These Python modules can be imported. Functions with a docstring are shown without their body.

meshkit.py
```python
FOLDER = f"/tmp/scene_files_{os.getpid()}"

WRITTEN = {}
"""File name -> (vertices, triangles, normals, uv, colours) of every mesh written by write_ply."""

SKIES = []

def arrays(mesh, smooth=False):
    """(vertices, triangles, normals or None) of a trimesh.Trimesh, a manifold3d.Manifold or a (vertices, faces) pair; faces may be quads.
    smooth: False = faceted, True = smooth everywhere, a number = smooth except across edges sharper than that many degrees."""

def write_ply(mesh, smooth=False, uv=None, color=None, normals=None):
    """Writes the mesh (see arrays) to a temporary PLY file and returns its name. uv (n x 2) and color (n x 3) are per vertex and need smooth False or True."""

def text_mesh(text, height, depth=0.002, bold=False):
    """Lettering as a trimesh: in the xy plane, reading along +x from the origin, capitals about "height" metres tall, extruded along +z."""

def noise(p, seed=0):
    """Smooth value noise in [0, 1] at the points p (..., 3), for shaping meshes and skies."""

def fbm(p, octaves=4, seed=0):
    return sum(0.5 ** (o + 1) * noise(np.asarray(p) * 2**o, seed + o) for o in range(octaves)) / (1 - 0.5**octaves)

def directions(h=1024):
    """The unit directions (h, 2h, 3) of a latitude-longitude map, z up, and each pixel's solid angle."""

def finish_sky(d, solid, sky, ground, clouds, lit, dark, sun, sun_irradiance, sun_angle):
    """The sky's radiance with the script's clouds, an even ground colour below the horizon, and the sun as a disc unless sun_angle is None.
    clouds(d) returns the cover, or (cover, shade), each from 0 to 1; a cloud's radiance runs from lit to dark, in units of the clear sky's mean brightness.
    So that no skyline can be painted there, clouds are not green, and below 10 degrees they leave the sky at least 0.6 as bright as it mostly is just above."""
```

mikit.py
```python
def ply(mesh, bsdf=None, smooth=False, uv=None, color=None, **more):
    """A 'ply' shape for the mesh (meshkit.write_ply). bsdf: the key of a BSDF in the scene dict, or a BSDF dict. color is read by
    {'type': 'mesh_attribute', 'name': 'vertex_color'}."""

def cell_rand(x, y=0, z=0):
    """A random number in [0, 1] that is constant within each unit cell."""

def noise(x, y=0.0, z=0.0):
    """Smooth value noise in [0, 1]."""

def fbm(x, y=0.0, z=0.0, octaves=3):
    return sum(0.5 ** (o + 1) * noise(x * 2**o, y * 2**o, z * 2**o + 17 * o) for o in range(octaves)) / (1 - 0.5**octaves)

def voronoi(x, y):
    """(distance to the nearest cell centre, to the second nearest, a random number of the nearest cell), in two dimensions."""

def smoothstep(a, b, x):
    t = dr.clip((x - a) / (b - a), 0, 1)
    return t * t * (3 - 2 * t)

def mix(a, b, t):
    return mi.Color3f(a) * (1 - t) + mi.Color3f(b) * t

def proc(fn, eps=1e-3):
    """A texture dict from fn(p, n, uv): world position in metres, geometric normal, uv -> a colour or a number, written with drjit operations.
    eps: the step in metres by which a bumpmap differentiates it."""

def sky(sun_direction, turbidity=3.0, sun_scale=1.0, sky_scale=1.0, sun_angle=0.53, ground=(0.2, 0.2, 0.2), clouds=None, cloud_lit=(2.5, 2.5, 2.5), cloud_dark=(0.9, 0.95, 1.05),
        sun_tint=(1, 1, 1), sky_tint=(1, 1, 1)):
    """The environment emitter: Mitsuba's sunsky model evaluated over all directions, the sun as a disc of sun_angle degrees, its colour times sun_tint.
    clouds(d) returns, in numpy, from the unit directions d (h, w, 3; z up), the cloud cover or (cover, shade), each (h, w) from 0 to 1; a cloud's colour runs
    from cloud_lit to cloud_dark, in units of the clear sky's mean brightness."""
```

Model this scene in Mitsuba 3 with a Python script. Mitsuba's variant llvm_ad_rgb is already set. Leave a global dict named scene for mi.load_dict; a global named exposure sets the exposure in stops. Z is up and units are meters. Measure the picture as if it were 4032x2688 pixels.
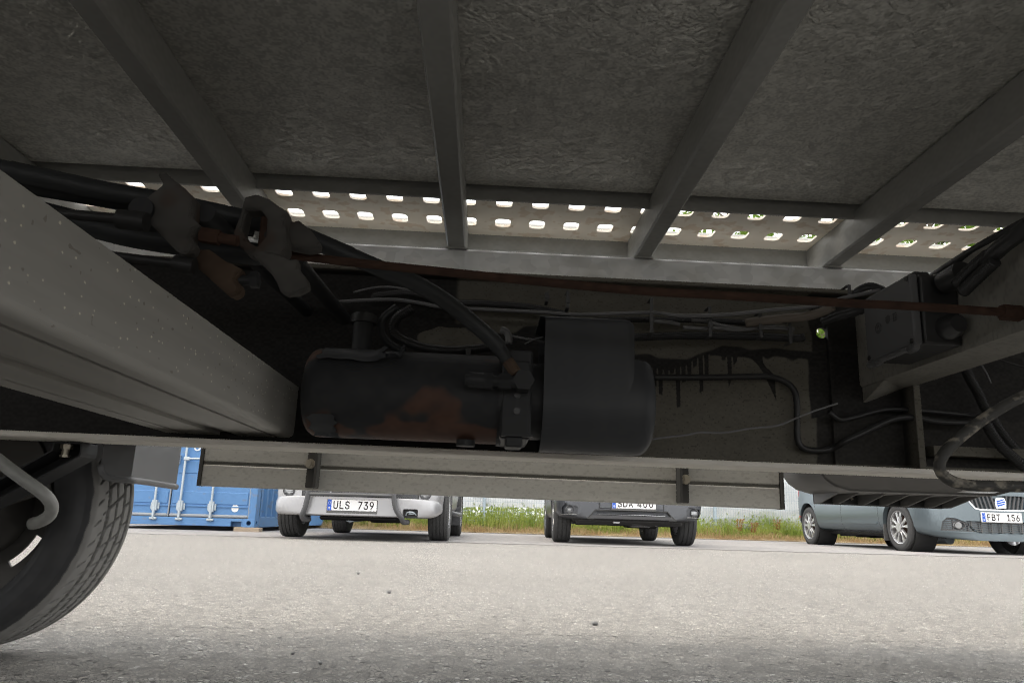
import math, random
import numpy as np, trimesh, shapely, manifold3d
import drjit as dr
import mitsuba as mi
import mikit, meshkit
from mikit import noise, fbm, voronoi, smoothstep, mix, cell_rand
from shapely.geometry import Polygon, LineString, Point, box as sbox
from shapely import affinity

T = mi.ScalarTransform4f
rng = np.random.default_rng(7)
scene, labels = {}, {}

# ---------------------------------------------------------------- camera, sky, exposure
EYE = np.array([0.0, 0.0, 0.255])                      # phone held just above the asphalt, under the trailer
LOOK, UP = np.array([0.03103, 0.97276, 0.22973]), np.array([-0.03609, -0.22860, 0.97285])
scene['camera'] = {'type': 'perspective', 'fov': 68.08, 'fov_axis': 'x', 'near_clip': 0.02, 'far_clip': 900.0,
                   'to_world': T().look_at(origin=EYE.tolist(), target=(EYE + LOOK).tolist(), up=UP.tolist())}
scene['sky'] = mikit.sky((-0.30, -0.42, 0.86), turbidity=3, sun_scale=0.11, sun_angle=34, clouds=lambda d: 1.0, ground=(0.2, 0.2, 0.2))
exposure = 3.2

# the trailer stands on ground that dips a little: its frame is rolled 0.6 degrees and pitched 0.1 degrees against the lot
M3 = np.array([[0.99995, 0.00006, 0.01045], [-0.00008, 1.0, 0.00158], [-0.01045, -0.00159, 0.99994]])
TRAILER = np.eye(4); TRAILER[:3, :3] = M3; TRAILER[:3, 3] = EYE - M3 @ EYE

# ---------------------------------------------------------------- materials
def rgb(c): return {'type': 'rgb', 'value': list(c) if hasattr(c, '__len__') else [c] * 3}
def tex(c): return mikit.proc(c) if callable(c) else rgb(c)
def mat(name, color, rough=0.6, metallic=0.0, spec=0.5, coat=0.0, bump=None, scale=0.001, eps=0.0006, sheen=0.0):
    b = {'type': 'principled', 'base_color': tex(color), 'roughness': mikit.proc(rough) if callable(rough) else rough, 'metallic': metallic, 'specular': spec}
    if coat: b['clearcoat'] = coat; b['clearcoat_gloss'] = 0.95
    if bump: b = {'type': 'bumpmap', 'tex': mikit.proc(bump, eps), 'scale': scale, 'bsdf': b}
    scene[name] = {'type': 'twosided', 'bsdf': b}
    return name

def c3(a): return mi.Color3f(*a) if hasattr(a, '__len__') else mi.Color3f(a)

SEAM = (1.86, 0.03)                                   # a laying joint across the lot: y = a + b x
def asphalt(p, n, uv):
    d1, d2, r = voronoi(p.x / 0.0085, p.y / 0.0085)
    big = fbm(p.x * 1.7, p.y * 1.7, 0.3); f = noise(p.x * 700, p.y * 700, 1.0)
    stone = mix((0.180, 0.172, 0.160), (0.515, 0.492, 0.456), 0.75 * r + 0.25 * f)
    stone = dr.select(r > 0.975, mi.Color3f(0.62, 0.61, 0.58), dr.select(r < 0.02, mi.Color3f(0.09, 0.085, 0.08), stone))
    _, _, rb = voronoi(p.x / 0.024 + 7, p.y / 0.024)
    stone = stone * (0.82 + 0.36 * rb)
    gap = smoothstep(0.02, 0.20, d2 - d1)
    w = 0.02 * (fbm(p.x * 9, 1.0) - 0.5) + 0.006 * noise(p.x * 130, 3.0)
    seam = smoothstep(0.0045, 0.0015, dr.abs(p.y - SEAM[0] - SEAM[1] * p.x - w)) * smoothstep(0.32, 0.45, noise(p.x * 6, 8.0))
    return mix((0.07, 0.069, 0.067), stone, gap) * (0.90 + 0.20 * big) * (1 - 0.6 * seam)
def asphalt_h(p, n, uv):
    d1, d2, r = voronoi(p.x / 0.0085, p.y / 0.0085)
    return smoothstep(0.0, 0.5, d2 - d1) * (0.45 + 0.55 * r) + 0.25 * noise(p.x * 420, p.y * 420)
mat('mat_asphalt', asphalt, 0.85, spec=0.3, bump=asphalt_h, scale=0.0048, eps=0.0012)

def paving(p, n, uv):
    g = fbm(p.x * 1.5, p.y * 0.9, 4.0)
    sp = cell_rand(dr.floor(p.x / 0.02), dr.floor(p.y / 0.05), 5)
    crack = smoothstep(0.012, 0.0, dr.abs(fbm(p.x * 0.8, p.y * 0.8, 7.0) - 0.5)) * 0.25
    return mix((0.165, 0.160, 0.156), (0.225, 0.217, 0.211), g) * (0.85 + 0.3 * sp) * (1 - crack)
mat('mat_paving', paving, 0.9, spec=0.25)

def soil(p, n, uv):
    return mix((0.16, 0.13, 0.09), (0.34, 0.28, 0.19), fbm(p.x * 6, p.y * 6, 1.0))
mat('mat_soil', soil, 0.95, spec=0.1)

def deck_c(p, n, uv):
    b = noise(p.x * 330, p.y * 330, 5.0); c = fbm(p.x * 3, p.y * 2.2, 8.0); st = smoothstep(0.60, 0.72, fbm(p.x * 5 + 3, p.y * 6, 1.5))
    d = fbm(p.x * 75, p.y * 75, 3.0)
    return mix((0.48, 0.477, 0.445), (0.72, 0.713, 0.668), smoothstep(0.2, 0.8, 0.5 * b + 0.5 * d)) * (0.85 + 0.3 * c) * (1 - 0.14 * st)
def deck_h(p, n, uv):
    # short raised strokes pressed into the sheet, turned left and right in alternate fields
    wx, wy = noise(p.x * 16, p.y * 16, 1.0), noise(p.x * 16, p.y * 16, 9.0)
    k = dr.floor(p.x / 0.026 + 0.8 * wx) + dr.floor(p.y / 0.026 + 0.8 * wy); odd = k - 2 * dr.floor(k / 2)
    a, b = (p.x + p.y) * 0.7071, (p.x - p.y) * 0.7071
    st = dr.select(odd > 0.5, noise(a * 260, b * 80, 3.0), noise(a * 80, b * 260, 6.0))
    return smoothstep(0.3, 0.75, st) + 0.35 * noise(p.x * 480, p.y * 480)
mat('mat_deck', deck_c, 0.36, metallic=0.45, spec=0.5, bump=deck_h, scale=0.0015, eps=0.0008)

def galv(p, n, uv):
    d1, d2, r = voronoi((p.x + 0.3 * p.y) / 0.017, (p.z + 0.6 * p.y) / 0.013)
    dirt = smoothstep(0.48, 0.75, fbm(p.x * 14, p.y * 14, p.z * 22))
    return mix(mix((0.54, 0.55, 0.55), (0.66, 0.67, 0.67), r), (0.36, 0.36, 0.33), dirt * 0.6)
def galv_r(p, n, uv): return 0.38 + 0.22 * fbm(p.x * 30, p.y * 30, p.z * 40)
mat('mat_galvanised', galv, galv_r, metallic=0.3)

def member(p, n, uv):
    g = fbm(p.x * 25, p.y * 6, p.z * 30); f = noise(p.x * 210, p.y * 160, p.z * 210)
    return mix((0.26, 0.265, 0.25), (0.38, 0.38, 0.365), 0.65 * g + 0.35 * f)
mat('mat_member', member, 0.5, metallic=0.25)

def plate_tan(p, n, uv):
    g = fbm(p.x * 9, p.y * 30, 1.0)
    s = smoothstep(0.56, 0.7, fbm(p.x * 60, p.y * 60, 3.0))
    return mix(mix((0.72, 0.66, 0.56), (0.84, 0.79, 0.70), g), (0.58, 0.44, 0.30), s * 0.5)
mat('mat_plate', plate_tan, 0.6, metallic=0.1)

def rail_dirty(p, n, uv):
    g = fbm(p.x * 12, p.y * 12, p.z * 16); f = noise(p.x * 260, p.y * 260, p.z * 260)
    pit = smoothstep(0.70, 0.82, noise(p.x * 330, p.y * 330, p.z * 330))
    base = mix(mix((0.085, 0.080, 0.066), (0.135, 0.127, 0.106), 0.6 * g + 0.4 * f), (0.06, 0.054, 0.043), pit * 0.7)
    # underseal brushed on the web, ragged edged with dribbles; shade behind beam and cable is painted in
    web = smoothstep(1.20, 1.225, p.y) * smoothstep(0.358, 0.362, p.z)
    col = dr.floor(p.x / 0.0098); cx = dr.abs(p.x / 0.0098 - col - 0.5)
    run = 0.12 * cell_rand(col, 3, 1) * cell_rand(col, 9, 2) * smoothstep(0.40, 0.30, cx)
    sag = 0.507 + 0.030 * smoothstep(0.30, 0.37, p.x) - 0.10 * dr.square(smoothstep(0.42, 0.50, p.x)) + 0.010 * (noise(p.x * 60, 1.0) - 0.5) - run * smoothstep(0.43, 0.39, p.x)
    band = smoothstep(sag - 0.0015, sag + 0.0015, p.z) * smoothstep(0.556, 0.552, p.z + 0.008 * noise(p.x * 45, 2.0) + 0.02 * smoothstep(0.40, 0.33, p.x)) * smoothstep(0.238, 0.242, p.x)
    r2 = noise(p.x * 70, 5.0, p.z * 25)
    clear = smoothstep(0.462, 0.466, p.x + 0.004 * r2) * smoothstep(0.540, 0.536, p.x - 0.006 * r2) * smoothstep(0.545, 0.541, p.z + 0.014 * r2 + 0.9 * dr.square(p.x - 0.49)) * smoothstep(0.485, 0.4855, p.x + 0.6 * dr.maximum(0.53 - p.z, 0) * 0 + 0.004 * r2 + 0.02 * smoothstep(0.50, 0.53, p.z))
    left = smoothstep(0.245, 0.243, p.x + 0.03 * (fbm(p.x * 20, 3.0, p.z * 26) - 0.5) + 1.2 * dr.maximum(0.40 - p.z, 0)) * (1 - smoothstep(0.575, 0.58, p.z + 0.02 * noise(p.x * 30, 7.0)) * smoothstep(-0.06, -0.05, p.x))  # black left of the pump: underseal plus painted shade of the cross beam
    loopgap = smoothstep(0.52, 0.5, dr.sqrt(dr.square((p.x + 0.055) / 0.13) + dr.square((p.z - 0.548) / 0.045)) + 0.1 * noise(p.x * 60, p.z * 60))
    right = smoothstep(0.545, 0.549, p.x + 0.01 * (noise(p.z * 40, 3.0) - 0.5))  # black here also paints the shade of the recess at the right
    seal_and_shade = dr.maximum(dr.maximum(band * (1 - clear), left * (1 - loopgap)), right * 0.9) * web
    return mix(base, mix((0.016, 0.0155, 0.015), (0.03, 0.0285, 0.027), f), seal_and_shade)
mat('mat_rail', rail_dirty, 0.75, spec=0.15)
mat('mat_flange_lit', lambda p, n, uv: mix((0.60, 0.57, 0.51), (0.74, 0.71, 0.65), fbm(p.x * 18, p.y * 40, 2.0)), 0.7, spec=0.3)  # same steel as the rail, with light from the ground painted in
mat('mat_channel', lambda p, n, uv: mix(mix((0.15, 0.145, 0.127), (0.24, 0.232, 0.205), fbm(p.x * 12, p.y * 16, p.z * 20)), (0.10, 0.095, 0.085), 0.4 * smoothstep(0.45, 0.8, fbm(p.x * 190, p.y * 260, p.z * 120))), 0.65, spec=0.35)

def alu_dusty(p, n, uv):
    g = fbm(p.x * 20, p.y * 5, p.z * 60)
    d1, d2, r = voronoi(p.y / 0.016, p.z / 0.013)
    spot = smoothstep(0.15, 0.08, d1 + 0.08 * noise(p.y * 400, p.z * 300)) * dr.select(r > 0.60, 1.0, 0.0) * smoothstep(0.382, 0.39, p.z)
    dark = smoothstep(0.90, 0.95, noise(p.x * 150, p.y * 150, p.z * 150))
    c = mix(mix((0.31, 0.303, 0.280), (0.41, 0.402, 0.375), g), (0.72, 0.69, 0.60), spot)
    return mix(c, (0.16, 0.14, 0.12), dark * 0.5)
mat('mat_alu', alu_dusty, 0.6, metallic=0.15)

def plank_alu(p, n, uv):
    g = fbm(p.x * 8, 2.0, p.z * 60)
    s = smoothstep(0.60, 0.85, noise(p.x * 160, 1.0, p.z * 190)); f = noise(p.x * 500, 2.0, p.z * 500)
    return mix(mix((0.41, 0.40, 0.365), (0.51, 0.50, 0.455), 0.6 * g + 0.4 * f), (0.22, 0.21, 0.18), s * 0.22)
mat('mat_plank', plank_alu, 0.55, metallic=0.25)
mat('mat_groove', (0.19, 0.185, 0.165), 0.7)
mat('mat_plank_dark', (0.055, 0.053, 0.048), 0.7)

def rust(p, n, uv):
    g = fbm(p.x * 90, p.y * 90, p.z * 90)
    return mix((0.030, 0.018, 0.014), (0.075, 0.042, 0.029), g)
mat('mat_rust', rust, 0.9, spec=0.2)
def cast(p, n, uv):
    g = fbm(p.x * 45, p.y * 45, p.z * 45)
    r = smoothstep(0.55, 0.7, fbm(p.x * 22 + 4, p.y * 22, p.z * 22))
    return mix(mix((0.036, 0.034, 0.031), (0.085, 0.080, 0.072), g), (0.055, 0.030, 0.019), r * 0.6)
mat('mat_cast', cast, 0.75, metallic=0.15)
def cast_rusty(p, n, uv):
    g = fbm(p.x * 60, p.y * 60, p.z * 60)
    return mix((0.042, 0.027, 0.018), (0.105, 0.073, 0.051), g)
mat('mat_cast_rusty', cast_rusty, 0.85, spec=0.25)

def tank(p, n, uv):
    # black paint peeling off rusty primer in big flakes
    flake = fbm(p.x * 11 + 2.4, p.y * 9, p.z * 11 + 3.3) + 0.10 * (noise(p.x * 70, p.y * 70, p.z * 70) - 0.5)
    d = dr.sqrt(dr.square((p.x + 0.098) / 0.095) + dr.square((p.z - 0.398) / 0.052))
    bare_and_lit = smoothstep(0.47, 0.55, flake + 0.24 * smoothstep(1.25, 0.3, d) + 0.14 * smoothstep(0.385, 0.366, p.z) - 0.085)  # peeled patches; the browner strip underneath paints in light from the ground
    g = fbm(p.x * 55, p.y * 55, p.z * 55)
    return mix(mix((0.020, 0.022, 0.025), (0.036, 0.036, 0.036), g), mix((0.050, 0.026, 0.019), (0.105, 0.058, 0.040), g), bare_and_lit)
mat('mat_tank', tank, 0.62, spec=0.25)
mat('mat_black_steel', (0.026, 0.027, 0.028), 0.55, spec=0.25)
mat('mat_cover', lambda p, n, uv: mix((0.034, 0.037, 0.041), (0.058, 0.060, 0.062), fbm(p.x * 40, p.y * 9, p.z * 9)), 0.5, spec=0.25)
mat('mat_hose', (0.026, 0.028, 0.029), 0.5, spec=0.35)
mat('mat_hose_muddy', lambda p, n, uv: mix((0.045, 0.044, 0.040), (0.22, 0.20, 0.165), smoothstep(0.52, 0.75, fbm(p.x * 80, p.y * 80, p.z * 80))), 0.7)
mat('mat_conduit', 0.026, 0.36, spec=0.4)
mat('mat_cable', 0.022, 0.42, spec=0.35)
mat('mat_cable_pale', 0.11, 0.38)
mat('mat_tie', 0.05, 0.4)
mat('mat_tape', (0.12, 0.10, 0.08), 0.6)
mat('mat_plastic_grey', (0.095, 0.096, 0.098), 0.5)
mat('mat_plastic_black', 0.025, 0.4)
mat('mat_tray', (0.075, 0.073, 0.069), 0.6)
mat('mat_print', 0.045, 0.6)
mat('mat_flap', (0.17, 0.172, 0.175), 0.5)
mat('mat_zinc', (0.46, 0.42, 0.34), 0.4, metallic=0.7)
def tyre_c(p, n, uv):
    # the worn tread carries pale road dust; its grooves and the walls stay black
    r = dr.sqrt(dr.square(p.x + 0.9045) + dr.square(p.z - 0.2595)); f = fbm(p.x * 40, p.y * 40, p.z * 40)
    return mix(mix((0.028, 0.029, 0.032), (0.05, 0.05, 0.05), f), mix((0.15, 0.148, 0.142), (0.21, 0.205, 0.195), f), smoothstep(0.2375, 0.2405, r + 0.003 * (noise(p.x * 60, p.y * 60, p.z * 60) - 0.5)))
mat('mat_tyre', tyre_c, 0.7, spec=0.35)
mat('mat_tyre_car', (0.065, 0.065, 0.065), 0.75, spec=0.3)
mat('mat_rim_steel', (0.085, 0.081, 0.074), 0.6, metallic=0.2)
# outside
mat('mat_silver', (0.40, 0.40, 0.41), 0.32, metallic=0.55, coat=0.7)
mat('mat_graphite', (0.085, 0.09, 0.10), 0.32, metallic=0.45, coat=0.8)
mat('mat_bluegrey', (0.150, 0.185, 0.205), 0.30, metallic=0.5, coat=0.9)
mat('mat_car_black', 0.03, 0.5)
mat('mat_car_grey', 0.10, 0.5)
mat('mat_bar_grey', (0.075, 0.076, 0.08), 0.45)
mat('mat_chrome', (0.75, 0.76, 0.78), 0.12, metallic=1.0)
mat('mat_alloy', (0.66, 0.66, 0.67), 0.3, metallic=0.8)
mat('mat_white', 0.78, 0.4)
mat('mat_blue_eu', (0.015, 0.09, 0.50), 0.4)
mat('mat_text', 0.02, 0.5)
mat('mat_red_lamp', (0.55, 0.03, 0.04), 0.15, coat=1.0)
mat('mat_orange', (0.60, 0.14, 0.03), 0.3)
mat('mat_glass_dark', (0.02, 0.025, 0.03), 0.05, spec=0.8, coat=1.0)
mat('mat_lamp', (0.38, 0.39, 0.40), 0.08, metallic=0.6, coat=1.0)
def cont_blue(p, n, uv):
    g = fbm(p.x * 3, p.y * 3, p.z * 3)
    s = smoothstep(0.66, 0.72, fbm(p.x * 12, p.y * 12, p.z * 14))
    return mix(mix((0.080, 0.195, 0.40), (0.095, 0.225, 0.45), g), (0.16, 0.20, 0.28), s * 0.5)
mat('mat_container', cont_blue, 0.5)
mat('mat_gasket', (0.27, 0.29, 0.31), 0.7)
mat('mat_rod', (0.46, 0.52, 0.56), 0.5, metallic=0.4)
mat('mat_timber', lambda p, n, uv: mix((0.28, 0.22, 0.16), (0.42, 0.35, 0.27), fbm(p.x * 5, p.y * 40, p.z * 60)), 0.9)
mat('mat_fence', (0.42, 0.50, 0.56), 0.5, metallic=0.3)
def tarp(p, n, uv):
    # pale grey printed rounds and bars on white sheeting
    q = (p.x - 6.15) / 0.62
    def ring(cx, cz, r, w): 
        d = dr.sqrt(dr.square(p.x - cx) + dr.square(p.z - cz))
        return smoothstep(w, w * 0.8, dr.abs(d - r))
    m = dr.maximum(dr.maximum(ring(7.72, 1.12, 0.17, 0.075), ring(8.22, 1.02, 0.17, 0.075)), dr.maximum(ring(7.72, 0.72, 0.16, 0.085), ring(8.25, 0.66, 0.17, 0.08)))
    base = mix((0.70, 0.73, 0.74), (0.80, 0.81, 0.81), fbm(p.x * 2, p.y, p.z * 3))
    return mix((0.60, 0.66, 0.68), (0.80, 0.81, 0.80), 1 - m) * 0.25 + base * 0.75 * (1 - 0.22 * (1 - m))
mat('mat_tarp', tarp, 0.5)
mat('mat_tarp_plain', (0.78, 0.79, 0.795), 0.5)
def thin(name, c, t):
    scene[name] = {'type': 'principledthin', 'base_color': tex(c), 'roughness': 0.6, 'diff_trans': t, 'spec_trans': 0.0}
thin('mat_leaf', lambda p, n, uv: mix((0.10, 0.20, 0.03), (0.22, 0.32, 0.06), noise(p.x * 7, p.y * 7, p.z * 7)), 0.9)
thin('mat_weed', lambda p, n, uv: mix((0.22, 0.31, 0.06), (0.46, 0.50, 0.15), noise(p.x * 5, p.y * 5, p.z * 5)), 0.8)
thin('mat_dry', lambda p, n, uv: mix((0.42, 0.27, 0.14), (0.58, 0.48, 0.28), noise(p.x * 4, p.y * 4, p.z * 4)), 0.6)
thin('mat_dock', (0.36, 0.16, 0.08), 0.5)
mat('mat_bark', lambda p, n, uv: mix((0.06, 0.05, 0.04), (0.17, 0.14, 0.11), fbm(p.x * 9, p.y * 9, p.z * 3)), 0.9)

# ---------------------------------------------------------------- mesh helpers
def cat(ms): return trimesh.util.concatenate([m for m in ms if m is not None])
def box(lo, hi, c=0.0):
    lo, hi = np.minimum(lo, hi).astype(float), np.maximum(lo, hi).astype(float)
    if not c:
        m = trimesh.creation.box(extents=hi - lo); m.apply_translation((lo + hi) / 2); return m
    c = min(c, 0.49 * float((hi - lo).min())); pts = []
    for k in range(3):
        a, b = lo + c, hi - c; a[k], b[k] = lo[k], hi[k]
        pts += [(x, y, z) for x in (a[0], b[0]) for y in (a[1], b[1]) for z in (a[2], b[2])]
    return trimesh.convex.convex_hull(np.array(pts))
def rounded(lo, hi, r, n=2):
    lo, hi = np.array(lo, float) + r, np.array(hi, float) - r
    s = trimesh.creation.icosphere(subdivisions=n, radius=r).vertices
    return trimesh.convex.convex_hull(np.vstack([s + (x, y, z) for x in (lo[0], hi[0]) for y in (lo[1], hi[1]) for z in (lo[2], hi[2])]))
def cyl(a, b, r, n=24, r2=None):
    a, b = np.array(a, float), np.array(b, float)
    return sweep([a, b], [r, r if r2 is None else r2], n)
def smooth_path(pts, step):
    p = np.array(pts, float)
    if len(p) < 3:
        n = max(2, int(np.linalg.norm(p[-1] - p[0]) / step) + 1); return p[0] + (p[-1] - p[0]) * np.linspace(0, 1, n)[:, None]
    q = np.vstack([2 * p[0] - p[1], p, 2 * p[-1] - p[-2]]); out = []
    for i in range(1, len(q) - 2):
        n = max(2, int(np.linalg.norm(q[i + 1] - q[i]) / step)); t = np.linspace(0, 1, n, endpoint=False)[:, None]
        a, b, c, d = q[i - 1], q[i], q[i + 1], q[i + 2]
        out.append(0.5 * (2 * b + (c - a) * t + (2 * a - 5 * b + 4 * c - d) * t**2 + (3 * b - a - 3 * c + d) * t**3))
    return np.vstack(out + [p[-1:]])
def sweep(path, radii, n=12):
    p = np.array(path, float); r = np.broadcast_to(radii, (len(p),))
    t = np.gradient(p, axis=0); t /= np.linalg.norm(t, axis=1, keepdims=True) + 1e-12
    a = np.cross(t[0], [0, 0, 1.0] if abs(t[0][2]) < 0.9 else [1.0, 0, 0]); frames = []
    for i in range(len(p)):
        a = a - t[i] * (a @ t[i]); a /= np.linalg.norm(a); frames.append((a, np.cross(t[i], a)))
    ang = np.arange(n) * 2 * np.pi / n
    v = np.array([p[i] + r[i] * (np.cos(ang)[:, None] * frames[i][0] + np.sin(ang)[:, None] * frames[i][1]) for i in range(len(p))])
    m = len(p); i, j = np.meshgrid(np.arange(m - 1), np.arange(n), indexing='ij')
    f0, f1, f2, f3 = i * n + j, i * n + (j + 1) % n, (i + 1) * n + (j + 1) % n, (i + 1) * n + j
    F = np.vstack([np.stack([f0, f1, f2], -1).reshape(-1, 3), np.stack([f0, f2, f3], -1).reshape(-1, 3)])
    V = np.vstack([v.reshape(-1, 3), p[0], p[-1]]); k = np.arange(n)
    F = np.vstack([F, np.stack([np.full(n, m * n), (k + 1) % n, k], 1), np.stack([np.full(n, m * n + 1), (m - 1) * n + k, (m - 1) * n + (k + 1) % n], 1)])
    return trimesh.Trimesh(V, F, process=False)
def tube(pts, r, n=12, step=0.006): return sweep(smooth_path(pts, step), r, n)
def corrugated(pts, r, pitch=0.0032, n=14):
    p = smooth_path(pts, pitch / 5)
    s = np.r_[0, np.cumsum(np.linalg.norm(np.diff(p, axis=0), axis=1))]
    return sweep(p, r * (1 - 0.17 * (0.5 + 0.5 * np.tanh(4 * np.sin(2 * np.pi * s / pitch)))), n)
def prism(poly, axis, a, b):
    """polygon extruded along an axis: 'y' polygon in (x, z); 'x' polygon in (y, z); 'z' polygon in (x, y)"""
    ms = []
    for g in getattr(poly, 'geoms', [poly]):
        m = trimesh.creation.extrude_polygon(g, b - a, engine='earcut'); v = m.vertices.copy(); v[:, 2] += a
        if axis == 'y': v = v[:, [0, 2, 1]]; 
        if axis == 'x': v = v[:, [2, 0, 1]]
        f = m.faces[:, ::-1] if axis == 'y' else m.faces
        ms.append(trimesh.Trimesh(v, f, process=False))
    return cat(ms)
def lathe(profile, axis_at, n=64, axis='y'):
    """profile of (radius, along) pairs turned about an axis through axis_at"""
    pr = np.array(profile, float); ang = np.arange(n) * 2 * np.pi / n
    v = np.array([[(r * np.cos(a), h, r * np.sin(a)) for r, h in pr] for a in ang]).reshape(-1, 3); k = len(pr)
    i, j = np.meshgrid(np.arange(n), np.arange(k - 1), indexing='ij'); i2 = (i + 1) % n
    q = [i * k + j, i * k + j + 1, i2 * k + j + 1, i2 * k + j]
    F = np.vstack([np.stack([q[0], q[1], q[2]], -1).reshape(-1, 3), np.stack([q[0], q[2], q[3]], -1).reshape(-1, 3)])
    if axis == 'x': v = v[:, [1, 0, 2]]
    return trimesh.Trimesh(v + np.array(axis_at), F, process=False)
def rrect(x0, z0, x1, z1, r): return sbox(x0 + r, z0 + r, x1 - r, z1 - r).buffer(r, quad_segs=4)
def man(m):
    m = m.copy(); m.merge_vertices()
    if m.volume < 0: m.invert()
    return manifold3d.Manifold(manifold3d.Mesh(np.asarray(m.vertices, np.float32), np.asarray(m.faces, np.uint32)))
def unman(x):
    m = x.to_mesh(); return trimesh.Trimesh(np.array(m.vert_properties[:, :3]), np.array(m.tri_verts), process=False)
def cut(a, *bs):
    x = man(a)
    for b in bs: x = x - man(b)
    return unman(x)
def dense(ring, step):
    ring = np.array(ring, float); return ring
def forged(outline, y0, y1, r=0.004, holes=()):
    """a forging: outline in (x, z) with rounded rim between y0 and y1"""
    g = Polygon(outline).buffer(0.0035, quad_segs=4).buffer(-0.007, quad_segs=4).buffer(0.0035, quad_segs=4)
    if not holes: g = Polygon(g.exterior) if g.geom_type == 'Polygon' else g
    for h in holes: g = g.difference(Polygon(h).buffer(0.002))
    g = g.simplify(0.0002); n = 7; layers = []
    for k in range(n):
        t = k / (n - 1) * math.pi / 2
        layers.append((g.buffer(-r * (1 - math.sin(t))), y0 + r * (1 - math.cos(t)), y1 - r * (1 - math.cos(t))))
    return unman(sum_man([man(prism(q, 'y', a, b)) for q, a, b in layers if not q.is_empty]))
def sum_man(ms):
    x = ms[0]
    for m in ms[1:]: x = x + m
    return x

# ---------------------------------------------------------------- naming
def free(key):
    if key not in scene and key not in roots: return key
    k = 1
    while f'{key}_{k:03d}' in scene or f'{key}_{k:03d}' in roots: k += 1
    return f'{key}_{k:03d}'
roots = set()
def thing(name, label, category, group=None):
    key = free(name); roots.add(key); labels[key] = {'label': label, 'category': category}
    if group: labels[key]['group'] = group
    return key
def add(key, mesh, bsdf, smooth=35, place=None, label=None, kind=None, category=None, group=None):
    key = free(key)
    d = dict(mesh) if isinstance(mesh, dict) else mikit.ply(mesh, bsdf, smooth=smooth)
    if place is not None: d['to_world'] = T(np.asarray(place).tolist())
    scene[key] = d
    if label or kind or category:
        labels[key] = {k: v for k, v in (('label', label), ('category', category), ('kind', kind), ('group', group)) if v}
    return key
def at(x, y, z=0.0, yaw=0.0):
    m = np.eye(4); c, s = math.cos(math.radians(yaw)), math.sin(math.radians(yaw)); m[:2, :2] = [[c, -s], [s, c]]; m[:3, 3] = (x, y, z); return m

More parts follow.
